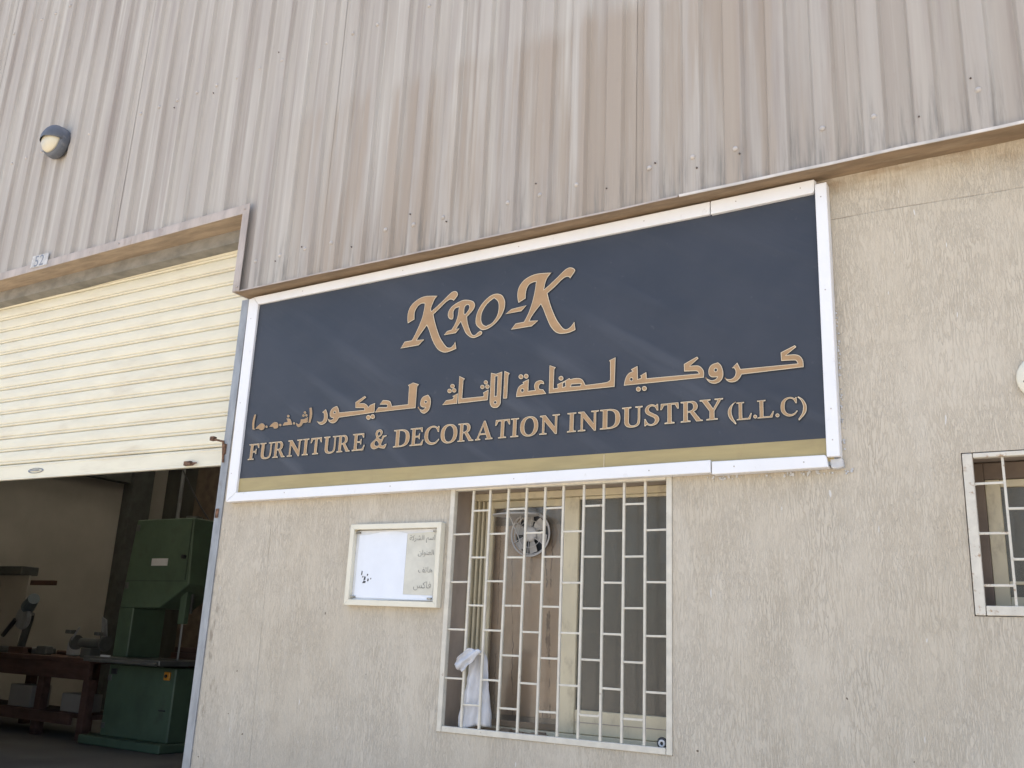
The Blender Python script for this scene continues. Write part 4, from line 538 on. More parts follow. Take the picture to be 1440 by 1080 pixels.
# screws and empty holes
bs, bp = bmesh.new(), bmesh.new(); rnd = random.Random(3)
def dome(bm, x, y, z, r):
    bm_lathe(bm, [(r, -0.001), (r, 0.003), (r*0.66, 0.0075), (r*0.2, 0.0095)], (x, y, z), seg=8)
for zr in (3.563, 4.880, 6.15):
    for k in range(-60, 36):
        x = PH+k*PIT
        if zr < 3.6 and DX0-0.05 < x < DX1+0.06: continue
        if rnd.random() < (0.12 if x > -2 else 0.3): continue
        dome(bs, x+rnd.uniform(-.008, .008), CY, zr+rnd.uniform(-.006, .006), 0.0115)
for k in range(-22, 4):
    x = PH+k*PIT
    if rnd.random() < 0.5:
        zq = 3.563+rnd.choice((-0.05, 0.06, 0.02, -0.03)) if x > -3.9 else 4.88+rnd.choice((-0.05, 0.07))
        dome(bp, x+rnd.uniform(.02, .028)*rnd.choice((-1, 1)), CY, zq, 0.0042)
link_mesh("screws", finish("screws", bs, M['screw'], True), clad, kind='stuff')
link_mesh("old_screw_holes", finish("old_screw_holes", bp, M['pock'], True), clad, kind='stuff')
# bottom drip edge with its underside, slightly wavy
def wavy_bar(name, x0, x1, y0, y1, z0, z1, mat, parent, amp=0.002, n=40, seed=0):
    bm = bmesh.new(); rings = []
    for i in range(n+1):
        x = x0+(x1-x0)*i/n; d = amp*noise.noise(Vector((x*3.3, seed, 0)))*2
        rings.append([bm.verts.new((x, y, z+d)) for y, z in ((y0, z0), (y1, z0), (y1, z1), (y0, z1))])
    for a, b in zip(rings, rings[1:]):
        for j in range(4): bm.faces.new((a[j], b[j], b[(j+1) % 4], a[(j+1) % 4]))
    bm.faces.new(rings[0]); bm.faces.new(rings[-1])
    return link_mesh(name, finish(name, bm, mat), parent)
wavy_bar("soffit", -4.062, 6.1, -0.1235, -0.001, 3.3965, 3.401, M['soffit'], clad, 0.001)
wavy_bar("drip_edge", -4.062, -1.36, -0.1275, -0.124, 3.393, 3.4005, M['trim'], clad, 0.0018, 50, 2)
wavy_bar("drip_edge", -1.352, 6.1, -0.129, -0.124, 3.391, 3.4025, M['lip'], clad, 0.0022, 60, 5)
box("door_head_soffit", -8.74, -4.071, -0.130, 0.0195, 3.889, 3.893, M['head_soffit'], clad, 0)
box("door_head_trim", -8.76, -4.066, -0.136, -0.1305, 3.886, 3.944, M['trim'], clad, 0.0012)
box("door_side_trim", -4.0655, -4.012, -0.136, -0.1305, 3.394, 3.9435, M['trim'], clad, 0.0012)
box("door_side_return", -4.0705, -4.066, -0.1300, -0.001, 3.395, 3.8885, M['trim'], clad, 0)
bm = bmesh.new()
for x, z in ((-4.03, 3.42), (-4.05, 3.915), (-5.2, 3.915), (-7.1, 3.915)): dome(bm, x, -0.136, z, 0.006)
link_mesh("trim_screws", finish("trim_screws", bm, M['screw'], True), clad, kind='stuff')

# number plate on the door head
np_ = thing("number_plate", "small white house number plate reading 52 on the door head trim", "sign", (-6.065, -0.138, 3.955))
prism("plate", [(-6.160, 3.910), (-5.970, 3.906), (-5.972, 3.993), (-6.158, 4.000)], -0.142, -0.1365, M['old_plate'], np_)
link_mesh("figures", text_contours_mesh("figures", "52", 0.1, (-6.066, 3.952), M['navy_ink'], -0.1432, fit=0.105), np_)

# ---------------------------------------------------------------- bulkhead lamp
lc = Vector((-6.115, -0.122, 4.880)); LS = 0.78
lamp = thing("bulkhead_lamp", "round blue grey bulkhead lamp with half hood on the cladding above the door", "lamp", lc)
bm = bmesh.new(); bm_lathe(bm, [(0.150*LS, 0), (0.156*LS, 0.02), (0.152*LS, 0.05), (0.138*LS, 0.07)], lc, 32)
link_mesh("housing", finish("housing", bm, M['lamp_body'], True), lamp)
bm = bmesh.new(); bm_lathe(bm, [(0.126*LS, 0.066), (0.121*LS, 0.085), (0.097*LS, 0.104), (0.055*LS, 0.116), (0.01, 0.119)], lc, 32)
link_mesh("lens", finish("lens", bm, M['lamp_glass'], True), lamp)
bm = bmesh.new()   # eyelid: the upper half shell over the lens, tipped down to the right
for side in (0, 1):
    rows = []
    for j in range(7):
        ph = j/6*R(88); rad = (0.148-0.008*side)*LS
        row = []
        for i in range(19):
            a = R(-8)+R(190)*i/18
            row.append(bm.verts.new(lc+Vector((rad*math.cos(ph)*math.cos(a), -0.062-0.075*math.sin(ph), rad*math.cos(ph)*math.sin(a)*1.0+0.004))))
        rows.append(row)
    for r0, r1 in zip(rows, rows[1:]):
        for i in range(18): bm.faces.new((r0[i], r0[i+1], r1[i+1], r1[i]))
    if side == 0: first = rows
for r0, r1 in ((first, rows),):
    for j in range(6):
        for e in (0, 18): bm.faces.new((r0[j][e], r0[j+1][e], r1[j+1][e], r1[j][e]))
link_mesh("hood", finish("hood", bm, M['lamp_body'], True), lamp)
box("mounting_bracket", -6.18, -6.05, -0.124, -0.095, 4.82, 4.94, M['lamp_body'], lamp)

# ---------------------------------------------------------------- roller shutter
sh = thing("roller_shutter", "half raised cream roller shutter over the dark workshop doorway", "roller shutter", (-4.10, 0.12, 2.437))
sh.rotation_euler = (0, 0.0109, 0)
PITCH = 0.0937
SP = [(0.0, 0.0), (-0.0085, 0.002), (-0.0125, 0.008), (-0.0105, 0.0145), (-0.0035, 0.0175), (-0.0095, 0.0215), (-0.0118, 0.030), (-0.0125, 0.055), (-0.0105, 0.082), (-0.005, 0.0905), (0.002, 0.0925), (0.006, 0.0925), (0.006, 0.0)]
bm = bmesh.new(); L0, L1 = -4.62, 0.0
A = [bm.verts.new((L0, y, z)) for y, z in SP]; B = [bm.verts.new((L1, y, z)) for y, z in SP]
for i in range(len(SP)): bm.faces.new((A[i], B[i], B[(i+1) % len(SP)], A[(i+1) % len(SP)]))
bm.faces.new(A); bm.faces.new(B[::-1])
slat_me = finish("slat", bm, M['shutter'])
rnd = random.Random(5)
for i in range(16):
    o = bpy.data.objects.new("slat", slat_me); COL.objects.link(o); o.parent = sh
    o.location = (0, rnd.uniform(-.0012, .0012), 0.113+i*PITCH); o.rotation_euler = (rnd.uniform(-.006, .006), 0, 0)
bar = bmesh.new()
BP = [(0.012, 0.0), (-0.016, 0.0), (-0.016, 0.010), (-0.012, 0.013), (-0.0125, 0.090), (-0.015, 0.094), (-0.0125, 0.103), (-0.004, 0.108), (0.008, 0.112), (0.012, 0.112)]
A = [bar.verts.new((L0, y, z)) for y, z in BP]; B = [bar.verts.new((L1, y, z)) for y, z in BP]
for i in range(len(BP)): bar.faces.new((A[i], B[i], B[(i+1) % len(BP)], A[(i+1) % len(BP)]))
bar.faces.new(A); bar.faces.new(B[::-1])
ob = bpy.data.objects.new("bottom_bar", finish("bottom_bar", bar, M['shutter'])); COL.objects.link(ob); ob.parent = sh
def sh_part(name, me):
    o = bpy.data.objects.new(name, me); COL.objects.link(o); o.parent = sh; return o
bm = bmesh.new(); bm_torus(bm, (0, 0, 0), 0.03, 0.004, 24, 6)
for v in bm.verts: v.co.x *= 2.6; v.co.z *= 0.55
bm_box(bm, -0.05, 0.05, -0.016, -0.008, -0.004, 0.004, 0.001)
o = sh_part("lift_handle", finish("lift_handle", bm, M['galv'], True)); o.location = (-1.96, -0.014, 0.052)
bm = bmesh.new(); bm_box(bm, -0.03, 0.03, -0.024, -0.004, -0.013, 0.013, 0.003); bm_box(bm, 0.03, 0.075, -0.02, -0.012, -0.004, 0.004, 0.001); bm_cyl(bm, (0.06, -0.014, 0), (0.062, -0.034, -0.016), 0.005, seg=8)
o = sh_part("lock_staple", finish("lock_staple", bm, M['rust'])); o.location = (-0.42, -0.012, 0.022)
gd = thing("shutter_guide", "grey galvanised steel guide channel on the right edge of the doorway", "door guide", (-4.09, 0, 0.281))
gp = [(-4.118, -0.008), (-4.0625, -0.008), (-4.0625, 0.055), (-4.070, 0.055), (-4.070, 0.001), (-4.110, 0.001), (-4.110, 0.085), (-4.118, 0.085)]
bm = bmesh.new(); A = [bm.verts.new((x, y, 0.281)) for x, y in gp]; B = [bm.verts.new((x, y, 3.394)) for x, y in gp]
for i in range(8): bm.faces.new((A[i], B[i], B[(i+1) % 8], A[(i+1) % 8]))
bm.faces.new(A); bm.faces.new(B[::-1])
link_mesh("channel", finish("channel", bm, M['galv']), gd)
box("catch_plate", -4.1085, -4.086, -0.0145, -0.0085, 2.115, 2.165, M['rust'], gd, 0.001)
bm = bmesh.new()
bm_cyl(bm, (-4.205, -0.012, 2.566), (-4.118, -0.014, 2.545), 0.006, seg=8)
bm_cyl(bm, (-4.119, -0.014, 2.550), (-4.098, -0.014, 2.425), 0.006, seg=8)
bm_box(bm, -4.222, -4.190, -0.025, 0.002, 2.556, 2.580, 0.003)
bm_box(bm, -4.112, -4.090, -0.020, -0.006, 2.470, 2.530, 0.003)
link_mesh("hook_bolt", finish("hook_bolt", bm, M['rust']), gd)

# ================================================================ shop sign
sign = thing("shop_sign", "large navy vinyl sign with bronze lettering and white aluminium frame above the window", "sign", (-2.39, 0, 2.78))
bm = bmesh.new(); NX, zsplit = 60, None
def band(x): return 2.3209+(x+3.944)/(3.128)*(2.3118-2.3209)
rowsz = [0, 1]+[1+k for k in range(1, 22)]
cols = []
for i in range(NX+1):
    x = -3.975+(3.975-0.782)*i/NX; zb, zt, zm = 2.222, 3.352, band(x)
    zz = [zb, zm]+[zm+(zt-zm)*k/21 for k in range(1, 22)]
    def dy(x, z): return 0.0013*noise.noise(Vector((x*2.2+z*2.6, (z*0.6-x*0.5), 4.2)))
    cols.append([bm.verts.new((x, -0.030-dy(x, z), z)) for z in zz])
for a, b in zip(cols, cols[1:]):
    for k in range(len(a)-1):
        f = bm.faces.new((a[k], b[k], b[k+1], a[k+1])); f.material_index = 1 if k == 0 else 0; f.smooth = True
me = bpy.data.meshes.new("banner"); bm.to_mesh(me); bm.free(); me.materials.append(M['vinyl']); me.materials.append(M['gold_band'])
link_mesh("banner", me, sign)
box("backing_tray", -3.99, -0.78, -0.027, -0.001, 2.21, 3.37, M['galv'], sign, 0)
box("band_joint", -1.733, -1.731, -0.0325, -0.0312, 2.228, 2.31, M['gold_edge'], sign, 0)
strips = [
 ("frame_strip", [(-3.982, 3.380), (-3.940, 3.331), (-1.246, 3.325), (-1.245, 3.384)], 0.045),
 ("frame_strip", [(-1.2405, 3.3835), (-1.241, 3.322), (-0.812, 3.326), (-0.806, 3.336), (-0.8035, 3.385)], 0.047),
 ("frame_strip", [(-4.021, 3.373), (-3.984, 3.3795), (-3.9415, 3.330), (-3.932, 2.243), (-4.003, 2.1945)], 0.0445),
 ("frame_strip", [(-3.931, 2.242), (-1.257, 2.254), (-1.257, 2.203), (-4.002, 2.193)], 0.045),
 ("frame_strip", [(-1.2505, 2.247), (-0.812, 2.245), (-0.806, 2.238), (-0.801, 2.198), (-1.251, 2.195)], 0.047),
 ("frame_strip", [(-0.802, 3.360), (-0.756, 3.361), (-0.757, 2.236), (-0.8045, 2.2365)], 0.050)]
for nme, q, d in strips:
    q = q if area(q) > 0 else q[::-1]
    prism(nme, q, -d, -0.0012, M['white_alu'], sign, bev=0.0022)
prism("sealant_patch", [(-0.799, 2.232), (-0.753, 2.233), (-0.750, 2.199), (-0.772, 2.194), (-0.795, 2.197)], -0.030, -0.001, M['caulk'], sign, bev=0.003)
prism("sealant_patch", [(-0.812, 3.386), (-0.798, 3.378), (-0.799, 3.362), (-0.806, 3.366)], -0.040, -0.02, M['caulk'], sign, bev=0.001)
bm = bmesh.new(); rnd = random.Random(9)
def scr(x, z, y): bm_lathe(bm, [(0.003, -0.0005), (0.003, 0.001), (0.0015, 0.0016)], (x, y, z), seg=8)
for x in (-3.6, -2.9, -2.2, -1.55): scr(x, 3.356, -0.045); scr(x+0.03, 2.226, -0.045)
for x in (-1.13, -0.86): scr(x, 3.358, -0.047); scr(x-0.03, 2.222, -0.047)
for z in (3.30, 2.9, 2.42, 2.30): scr(-0.780, z, -0.050)
for z in (3.25, 2.75, 2.35): scr(-3.985, z, -0.0445)
link_mesh("frame_screws", finish("frame_screws", bm, M['screw']), sign, kind='stuff')
bm = bmesh.new()   # crumbs of sealant squeezed out along the frame
for k in range(90):
    t = rnd.random()
    if rnd.random() < 0.5: x, z = rnd.choice((-1.25, -0.95, -0.80))+rnd.gauss(0, .05), 2.190+rnd.uniform(-.012, .004)
    else: x, z = -0.752+rnd.uniform(-.002, .006), 2.25+rnd.random()*0.6
    s = rnd.uniform(.0015, .0045)
    bm_box(bm, x-s, x+s, -0.006, -0.0005, z-s*rnd.uniform(.8, 2), z+s, s*0.4)
link_mesh("sealant_crumbs", finish("sealant_crumbs", bm, M['caulk']), sign, kind='stuff')

YO, YE, YF = -0.0332, -0.0342, -0.0352
kindtrim = True
def put_glyph(name, contours, d):
    outer = [inset(c, 0.0011 if kindtrim else 0.0, hole=(k > 0)) for k, c in enumerate(contours)]
    try:
        inner = [inset(c, d, hole=(k > 0)) for k, c in enumerate(contours)]
        rim = [inset(c, -0.0022, hole=(k > 0)) for k, c in enumerate(contours)]
        me = shape_mesh(name, [(rim[:1], YO, M['drop_shadow']), (outer, YE, M['gold_edge']), (inner, YF, M['gold'])])
    except Exception as e:
        me = shape_mesh(name, [(outer, YE, M['gold_edge'])])
    link_mesh(name, me, sign)
for kind, cs in GLYPHS:
    d = {'brand': 0.0042, 'arabic': 0.0038, 'arabic_small': 0.0022, 'latin': 0.0034}[kind]
    span = max(p[1] for p in cs[0])-min(p[1] for p in cs[0])
    if span < 0.035: d = min(d, span*0.2)
    put_glyph({'brand': 'large_letter', 'arabic': 'script_letter', 'arabic_small': 'small_script_letter', 'latin': 'letter'}[kind],
              [catmull(c) for c in cs], d)
def P(s):
    out = []
    for tok in s.split():
        c = 0 if tok.endswith('~') else 1
        x, z = tok.rstrip('~').split(','); out.append((float(x), float(z), c))
    return out
FONT = {
 'F': ["0,0 .46,0 .46,.08 .34,.10 .34,.44 .50,.44 .53,.34 .60,.34 .60,.68 .53,.68 .50,.56 .34,.56 .34,.89 .60,.89 .70,.70 .78,.70 .75,1 0,1 0,.92 .12,.90 .12,.10 0,.08"],
 'E': ["0,0 .78,0 .86,.32 .78,.32 .66,.11 .34,.11 .34,.45 .52,.45 .55,.34 .62,.34 .62,.68 .55,.68 .52,.56 .34,.56 .34,.89 .61,.89 .70,.72 .78,.72 .76,1 0,1 0,.92 .12,.90 .12,.10 0,.08"],
 'L': ["0,0 .78,0 .88,.36 .80,.36 .65,.11 .34,.11 .34,.90 .46,.92 .46,1 0,1 0,.92 .12,.90 .12,.10 0,.08"],
 'T': ["0.20,0 .68,0 .68,.08 .55,.10 .55,.89 .68,.89 .80,.68 .88,.68 .86,1 .02,1 0,.68 .08,.68 .20,.89 .33,.89 .33,.10 .20,.08"],
 'I': ["0,0 .46,0 .46,.08 .34,.10 .34,.90 .46,.92 .46,1 0,1 0,.92 .12,.90 .12,.10 0,.08"],
 'U': ["0,1 0,.92 .11,.90 .11,.36 .13,.16~ .24,.02~ .47,-.03~ .70,.02~ .81,.16~ .83,.36 .83,.90 .94,.92 .94,1 .59,1 .59,.92 .71,.90 .71,.37 .68,.19~ .60,.11~ .50,.09~ .40,.12~ .34,.21~ .33,.36 .33,.90 .44,.92 .44,1"],
 'R': ["0,0 .46,0 .46,.08 .34,.10 .34,.44 .42,.44 .70,0 1,0 1,.07 .91,.09 .62,.49 .73,.56~ .78,.73~ .72,.90~ .58,.99~ .42,1 0,1 0,.92 .12,.90 .12,.10 0,.08", ".34,.54 .42,.54 .53,.60~ .56,.73~ .52,.85~ .42,.90 .34,.90"],
 'N': ["0,0 .38,0 .38,.08 .26,.10 .26,.66 .78,-.02 .88,-.02 .88,.90 1,.92 1,1 .62,1 .62,.92 .75,.90 .75,.38 .30,1 0,1 0,.92 .13,.88 .13,.10 0,.08"],
 'D': ["0,0 .45,0 .69,.06~ .85,.23~ .90,.5~ .85,.77~ .69,.94~ .45,1 0,1 0,.92 .12,.90 .12,.10 0,.08", ".34,.10 .43,.10 .57,.16~ .65,.29~ .67,.5~ .65,.71~ .57,.84~ .43,.90 .34,.90"],
 'O': [".47,-.03~ .72,.03~ .89,.22~ .94,.5~ .89,.78~ .72,.97~ .47,1.03~ .22,.97~ .05,.78~ 0,.5~ .05,.22~ .22,.03~", ".47,.08~ .60,.14~ .68,.29~ .71,.5~ .68,.71~ .60,.86~ .47,.92~ .34,.86~ .26,.71~ .23,.5~ .26,.29~ .34,.14~"],
 'C': [".85,.99 .78,.99 .74,.93 .63,1.0~ .48,1.03~ .24,.97~ .06,.79~ 0,.5~ .06,.22~ .25,.03~ .5,-.03~ .72,.04~ .89,.24 .83,.30 .70,.16~ .53,.11~ .36,.17~ .26,.31~ .23,.5~ .26,.73~ .36,.87~ .5,.92~ .66,.85~ .77,.64 .85,.64"],
 'A': ["0,0 .32,0 .32,.08 .22,.10 .27,.26 .60,.26 .67,.10 .57,.08 .57,0 1,0 1,.08 .92,.10 .56,1.03 .46,1.03 .09,.10 0,.08", ".31,.37 .56,.37 .44,.72"],
 'S': [".06,.35 0,.35 0,-.02 .06,-.02 .11,.04 .30,-.03~ .52,.04~ .63,.24~ .57,.44~ .40,.57~ .24,.68~ .20,.80~ .29,.91~ .43,.86~ .52,.68 .59,.68 .58,1.02 .52,1.02 .48,.96 .31,1.03~ .11,.96~ .02,.76~ .08,.57~ .25,.44~ .41,.33~ .43,.19~ .33,.08~ .17,.13~"],
 'Y': [".26,0 .74,0 .74,.08 .61,.10 .61,.42 .87,.90 .96,.92 .96,1 .60,1 .60,.92 .72,.90 .55,.56 .36,.90 .46,.92 .46,1 0,1 0,.92 .10,.90 .39,.42 .39,.10 .26,.08"],
}
def place_letter(ch, x0, x1, z0, z1, d):
    cs = [catmull(P(s), 4) for s in FONT[ch]]
    mx = max(p[0] for p in cs[0])
    cs = [[(x0+p[0]/mx*(x1-x0), z0+p[1]*(z1-z0)) for p in c] for c in cs]
    put_glyph("letter", cs, d)
for ch, x0, x1 in LATIN:
    place_letter(ch, x0, x1, 2.4185, 2.5085, 0.0034)
for ch, x0, x1 in (('L', -1.1503, -1.0867), ('L', -1.0667, -0.9986), ('C', -0.9749, -0.9069)):
    place_letter(ch, x0, x1, 2.4085, 2.4835, 0.0028)

# ================================================================ notice board
nb = thing("notice_board", "small cream framed notice board with white poster and faded paper left of the window", "notice board", (-2.83, 0, 1.855))
o4 = [(-3.106, 1.6615), (-2.5565, 1.657), (-2.558, 2.0455), (-3.105, 2.0475)]
i4 = [(-3.080, 1.688), (-2.5795, 1.6835), (-2.583, 2.0195), (-3.080, 2.0225)]
for k in range(4):
    q = [o4[k], o4[(k+1) % 4], i4[(k+1) % 4], i4[k]]
    prism("frame_side", q, -0.036, -0.001, M['cream_frame'], nb, bev=0.0015)
box("back_board", -3.0795, -2.584, -0.011, -0.0015, 1.6885, 2.0185, M['plate'], nb, 0)
prism("poster", [(-3.064, 1.699), (-2.60, 1.690), (-2.60, 1.712), (-2.769, 1.716), (-2.767, 2.000), (-2.84, 2.012), (-2.93, 2.010), (-3.000, 1.998), (-3.060, 1.996)], -0.0138, -0.0118, M['paper'], nb)
prism("faded_sheet", [(-2.768, 1.717), (-2.598, 1.713), (-2.592, 2.004), (-2.766, 1.998)], -0.0135, -0.0118, M['oldpaper'], nb)
for body, zc, xr, wd in (("\uFE94\uFEDB\uFEAE\uFEB8\uFEDF\uFE8D \uFEE2\uFEB3\uFE8D", 1.972, -2.604, 0.148), ("\uFEE5\uFE8D\uFEEE\uFEE8\uFECC\uFEDF\uFE8D", 1.905, -2.606, 0.090),
                         ("\uFED2\uFE97\uFE8E\uFEEB", 1.829, -2.608, 0.080), ("\uFEB2\uFEDB\uFE8E\uFED3", 1.755, -2.610, 0.100)):
    link_mesh("faded_word", text_contours_mesh("faded_word", body, 0.045, (xr-wd/2, zc), M['ink'], -0.0146, fit=wd), nb)
bm = bmesh.new()
for x, z, a, b in ((-3.026, 1.815, .004, .011), (-3.006, 1.79, .006, .010), (-3.008, 1.772, .011, .006), (-2.990, 1.806, .004, .005), (-2.985, 1.782, .005, .007), (-2.968, 1.788, .003, .004), (-3.018, 1.797, .004, .004)):
    bm_prism(bm, [(x-a, z-b), (x+a*.7, z-b*.8), (x+a, z+b*.6), (x-a*.3, z+b)], -0.0150, -0.0142)
link_mesh("torn_print", finish("torn_print", bm, M['ink_dark']), nb, kind='stuff')
for x, z in ((-3.066, 2.008), (-2.600, 2.006), (-3.066, 1.702), (-2.612, 1.698)):
    box("corner_clip", x-.012, x+.012, -0.022, -0.0115, z-.004, z+.004, M['ink'], nb, 0.001)

# ================================================================ windows
def bar_mesh(name, w_, d_, h_, mat, bev=0.0012):
    bm = bmesh.new(); bm_box(bm, -w_/2, w_/2, -d_/2, d_/2, -h_/2, h_/2, bev)
    return finish(name, bm, mat)
def grille(parent, X0, X1, Z0, Z1, face, bars, even, odd, mat, yf=-0.007, barw=0.0105):
    for nm, a in (("grille_frame", (X0, X0+face, Z0, Z1)), ("grille_frame", (X1-face, X1, Z0, Z1)),
                  ("grille_frame", (X0+face+.0004, X1-face-.0004, Z1-face*0.55, Z1)), ("grille_frame", (X0+face+.0004, X1-face-.0004, Z0, Z0+face))):
        box(nm, a[0]+.001, a[1]-.001, yf, yf+0.028, a[2]+.001, a[3]-.001, mat, parent, 0.002)
    um = bar_mesh("upright_bar", barw, barw, (Z1-Z0)-face*1.5, mat)
    rnd = random.Random(int(abs(X0)*100))
    for b in bars:
        o = link_mesh("upright_bar", um, parent, loc=(b, 0.0075, (Z0+Z1)/2+face*0.22)); o.rotation_euler = (0, rnd.uniform(-.0035, .0035), 0)
    edges = [X0+face]+list(bars)+[X1-face]
    meshes = {}
    for k in range(len(edges)-1):
        a, b = edges[k]+(0 if k == 0 else barw/2), edges[k+1]-(0 if k == len(edges)-2 else barw/2)
        L = round(b-a-0.0004, 3)
        if L not in meshes: meshes[L] = bar_mesh("cross_bar", L, 0.006, 0.0085, mat, 0.001)
        for z in (even if k % 2 == 0 else odd):
            o = link_mesh("cross_bar", meshes[L], parent, loc=((a+b)/2, 0.006, z+rnd.uniform(-.003, .003))); o.rotation_euler = (0, rnd.uniform(-.012, .012), 0)
    bm = bmesh.new()   # weld beads at the joints
    for k in range(len(edges)-1):
        for z in (even if k % 2 == 0 else odd):
            for x in ((edges[k]+barw/2 if k else edges[k]), (edges[k+1]-barw/2 if k < len(edges)-2 else edges[k+1])):
                s = rnd.uniform(.002, .0042); bm_box(bm, x-s, x+s, 0.0005, 0.011, z-s*1.2, z+s*1.2, s*.5)
    link_mesh("weld_beads", finish("weld_beads", bm, mat), parent, kind='stuff')

g1 = thing("window_grille", "cream steel security grille of brick patterned bars over the large window", "window grille", (-1.986, 0, 1.13))
grille(g1, *W1, 0.0265, [-2.414, -2.322, -2.226, -2.130, -2.036, -1.942, -1.844, -1.747, -1.653, -1.557],
       (1.991, 1.777, 1.567, 1.357), (2.096, 1.883, 1.673, 1.465, 1.251), M['cream_steel'])

wa = thing("sliding_window", "cream aluminium sliding window with plywood left half behind the large grille", "window", (-1.986, 0.2, 1.13))
X0, X1, Z0, Z1 = W1
yF = 0.170
box("frame_head", X0+.001, X1-.001, yF, 0.262, 2.172, Z1-.001, M['cream_alu'], wa)
box("sill_channel", X0+.004, -2.042, 0.05, yF-.014, Z0+.0005, Z0+.012, M['soffit'], wa)
box("frame_sill", X0+.001, X1-.001, yF-.012, 0.262, Z0+.001, Z0+.028, M['cream_alu'], wa)
for k, (a, b, y) in enumerate(((X0+.001, -2.514, yF), (-2.504, -2.494, yF+.012), (-2.484, -2.474, yF+.020), (-2.464, -2.447, yF+.026))):
    box("frame_jamb" if k == 0 else "track_rib", a, b, y, 0.255, Z0+.0285, 2.1715, M['cream_alu'], wa)
for a, b in ((-2.5135, -2.5045), (-2.4935, -2.4845), (-2.4735, -2.4645)):
    box("groove_shade", a, b, yF+.05, 0.25, Z0+.029, 2.171, M['rear'], wa, 0)  # dark strips stand in for the shade inside the track grooves
box("frame_jamb", -1.462, X1-.001, yF, 0.255, Z0+.0285, 2.1715, M['cream_alu'], wa)
# right sash
rs = box("right_sash", -2.034, -1.953, yF+.006, 0.205, Z0+.029, 2.171, M['cream_alu'], wa, 0.003)
box("bottom_rail", -1.9525, -1.4625, yF+.008, 0.203, Z0+.0295, 1.256, M['cream_alu'], rs, 0.003)
box("top_rail", -1.9525, -1.4625, yF+.008, 0.203, 2.158, 2.171, M['cream_alu'], rs, 0.002)
box("glass_pane", -1.9525, -1.4625, 0.190, 0.194, 1.2565, 2.1575, M['glass'], rs, 0)
box("rail_groove", -1.950, -1.465, yF+.0068, yF+.0078, 1.205, 1.2085, M['reveal'], rs, 0)
# left sash, with a board behind the pane
ls = box("left_sash", -2.4465, -2.430, 0.208, 0.236, Z0+.029, 2.171, M['cream_alu'], wa, 0.002)
box("top_rail", -2.4295, -2.0345, 0.208, 0.236, 2.138, 2.171, M['cream_alu'], ls, 0.002)
box("bottom_rail", -2.4295, -2.0345, 0.208, 0.236, Z0+.029, 1.185, M['soffit'], ls, 0.002)
box("glass_pane", -2.4295, -2.0345, 0.218, 0.221, 1.1855, 2.1375, M['glass_clear'], ls, 0)
box("meeting_stile", -2.041, -2.0345-.0002, 0.206, 0.238, Z0+.029, 2.171, M['dark'], ls, 0)
pb = box("plywood_board", -2.475, -1.99, 0.268, 0.280, 1.205, 2.062, M['ply'], None, 0.001)
tag(pb, "stained brown plywood board behind the left half of the large window", "board")
dk = box("dark_blind", -2.50, -1.98, 0.292, 0.297, 1.16, 2.20, M['reveal'], None, 0)
tag(dk, "dull brown backing panel behind the plywood in the large window", "panel")
bm = bmesh.new(); rnd = random.Random(12)   # rubble and dirt lying in the sill channel
for k in range(70):
    x = rnd.uniform(-2.44, -2.06); s = rnd.uniform(.004, .013); y = rnd.uniform(.10, .165)
    bm_box(bm, x-s*2, x+s*2, y-s, y+s, Z0+.001, Z0+.002+s*rnd.uniform(.8, 2.2), s*.3)
ro = link_mesh("sill_rubble", finish("sill_rubble", bm, M['soffit']), None, kind='stuff'); tag(ro, "crumbs of plaster and dirt along the sill of the large window", "rubble")

# round ventilator in the left pane, with its little hood
fc = Vector((-2.2075, 0.185, 2.009))
vf = thing("ventilation_fan", "round grey ventilation fan with flat hood in the large window's left pane", "fan", fc)
bm = bmesh.new(); bm_torus(bm, fc, 0.101, 0.0042, 40, 8); bm_torus(bm, fc+Vector((0, .012, 0)), 0.092, 0.003, 40, 6)
link_mesh("rim", finish("rim", bm, M['pale_plastic'], True), vf)
bm = bmesh.new(); bm_lathe(bm, [(0.090, -0.026), (0.090, -0.024)], fc, 32)
link_mesh("fan_well", finish("fan_well", bm, M['black']), vf)
bm = bmesh.new()
for k in range(3): bm_lathe(bm, [(0.034-.009*k, -.004+.006*k), (0.034-.009*k, .001+.006*k)], fc, 24)
bm_lathe(bm, [(0.034, -0.012), (0.036, 0.004), (0.028, 0.012), (0.006, 0.014)], fc, 24)
link_mesh("hub", finish("hub", bm, M['pale_plastic'], True), vf)
blade_bm = bmesh.new()
pr = [(0.030, -0.012, 0.009), (0.055, -0.026, 0.013), (0.086, -0.030, 0.014), (0.087, 0.016, 0.002), (0.056, 0.018, -0.002), (0.030, 0.010, 0.000)]
va = [blade_bm.verts.new((r, y-.002, t)) for r, t, y in pr]; vb = [blade_bm.verts.new((r, y+.001, t)) for r, t, y in pr]
blade_bm.faces.new(va); blade_bm.faces.new(vb[::-1])
for i in range(6): blade_bm.faces.new((va[i], vb[i], vb[(i+1) % 6], va[(i+1) % 6]))
bme = finish("blade", blade_bm, M['grey_plastic'])
for k in range(6):
    o = link_mesh("blade", bme, vf, loc=fc); o.rotation_euler = (0, R(60*k+14), 0)
bm = bmesh.new()
for a in (25, 85, 145, 205, 265, 325):
    bm_cyl(bm, fc+Vector((.03*math.cos(R(a)), -.008, .03*math.sin(R(a)))), fc+Vector((.10*math.cos(R(a)), -.003, .10*math.sin(R(a)))), .0018, seg=6)
bm_torus(bm, fc+Vector((0, -.006, 0)), 0.062, 0.0016, 32, 6)
link_mesh("guard", finish("guard", bm, M['pale_plastic'], True), vf)
bm = bmesh.new()
ring = [(-2.255+.120*math.cos(2*math.pi*i/28), 0.125+.066*math.sin(2*math.pi*i/28)) for i in range(28)]
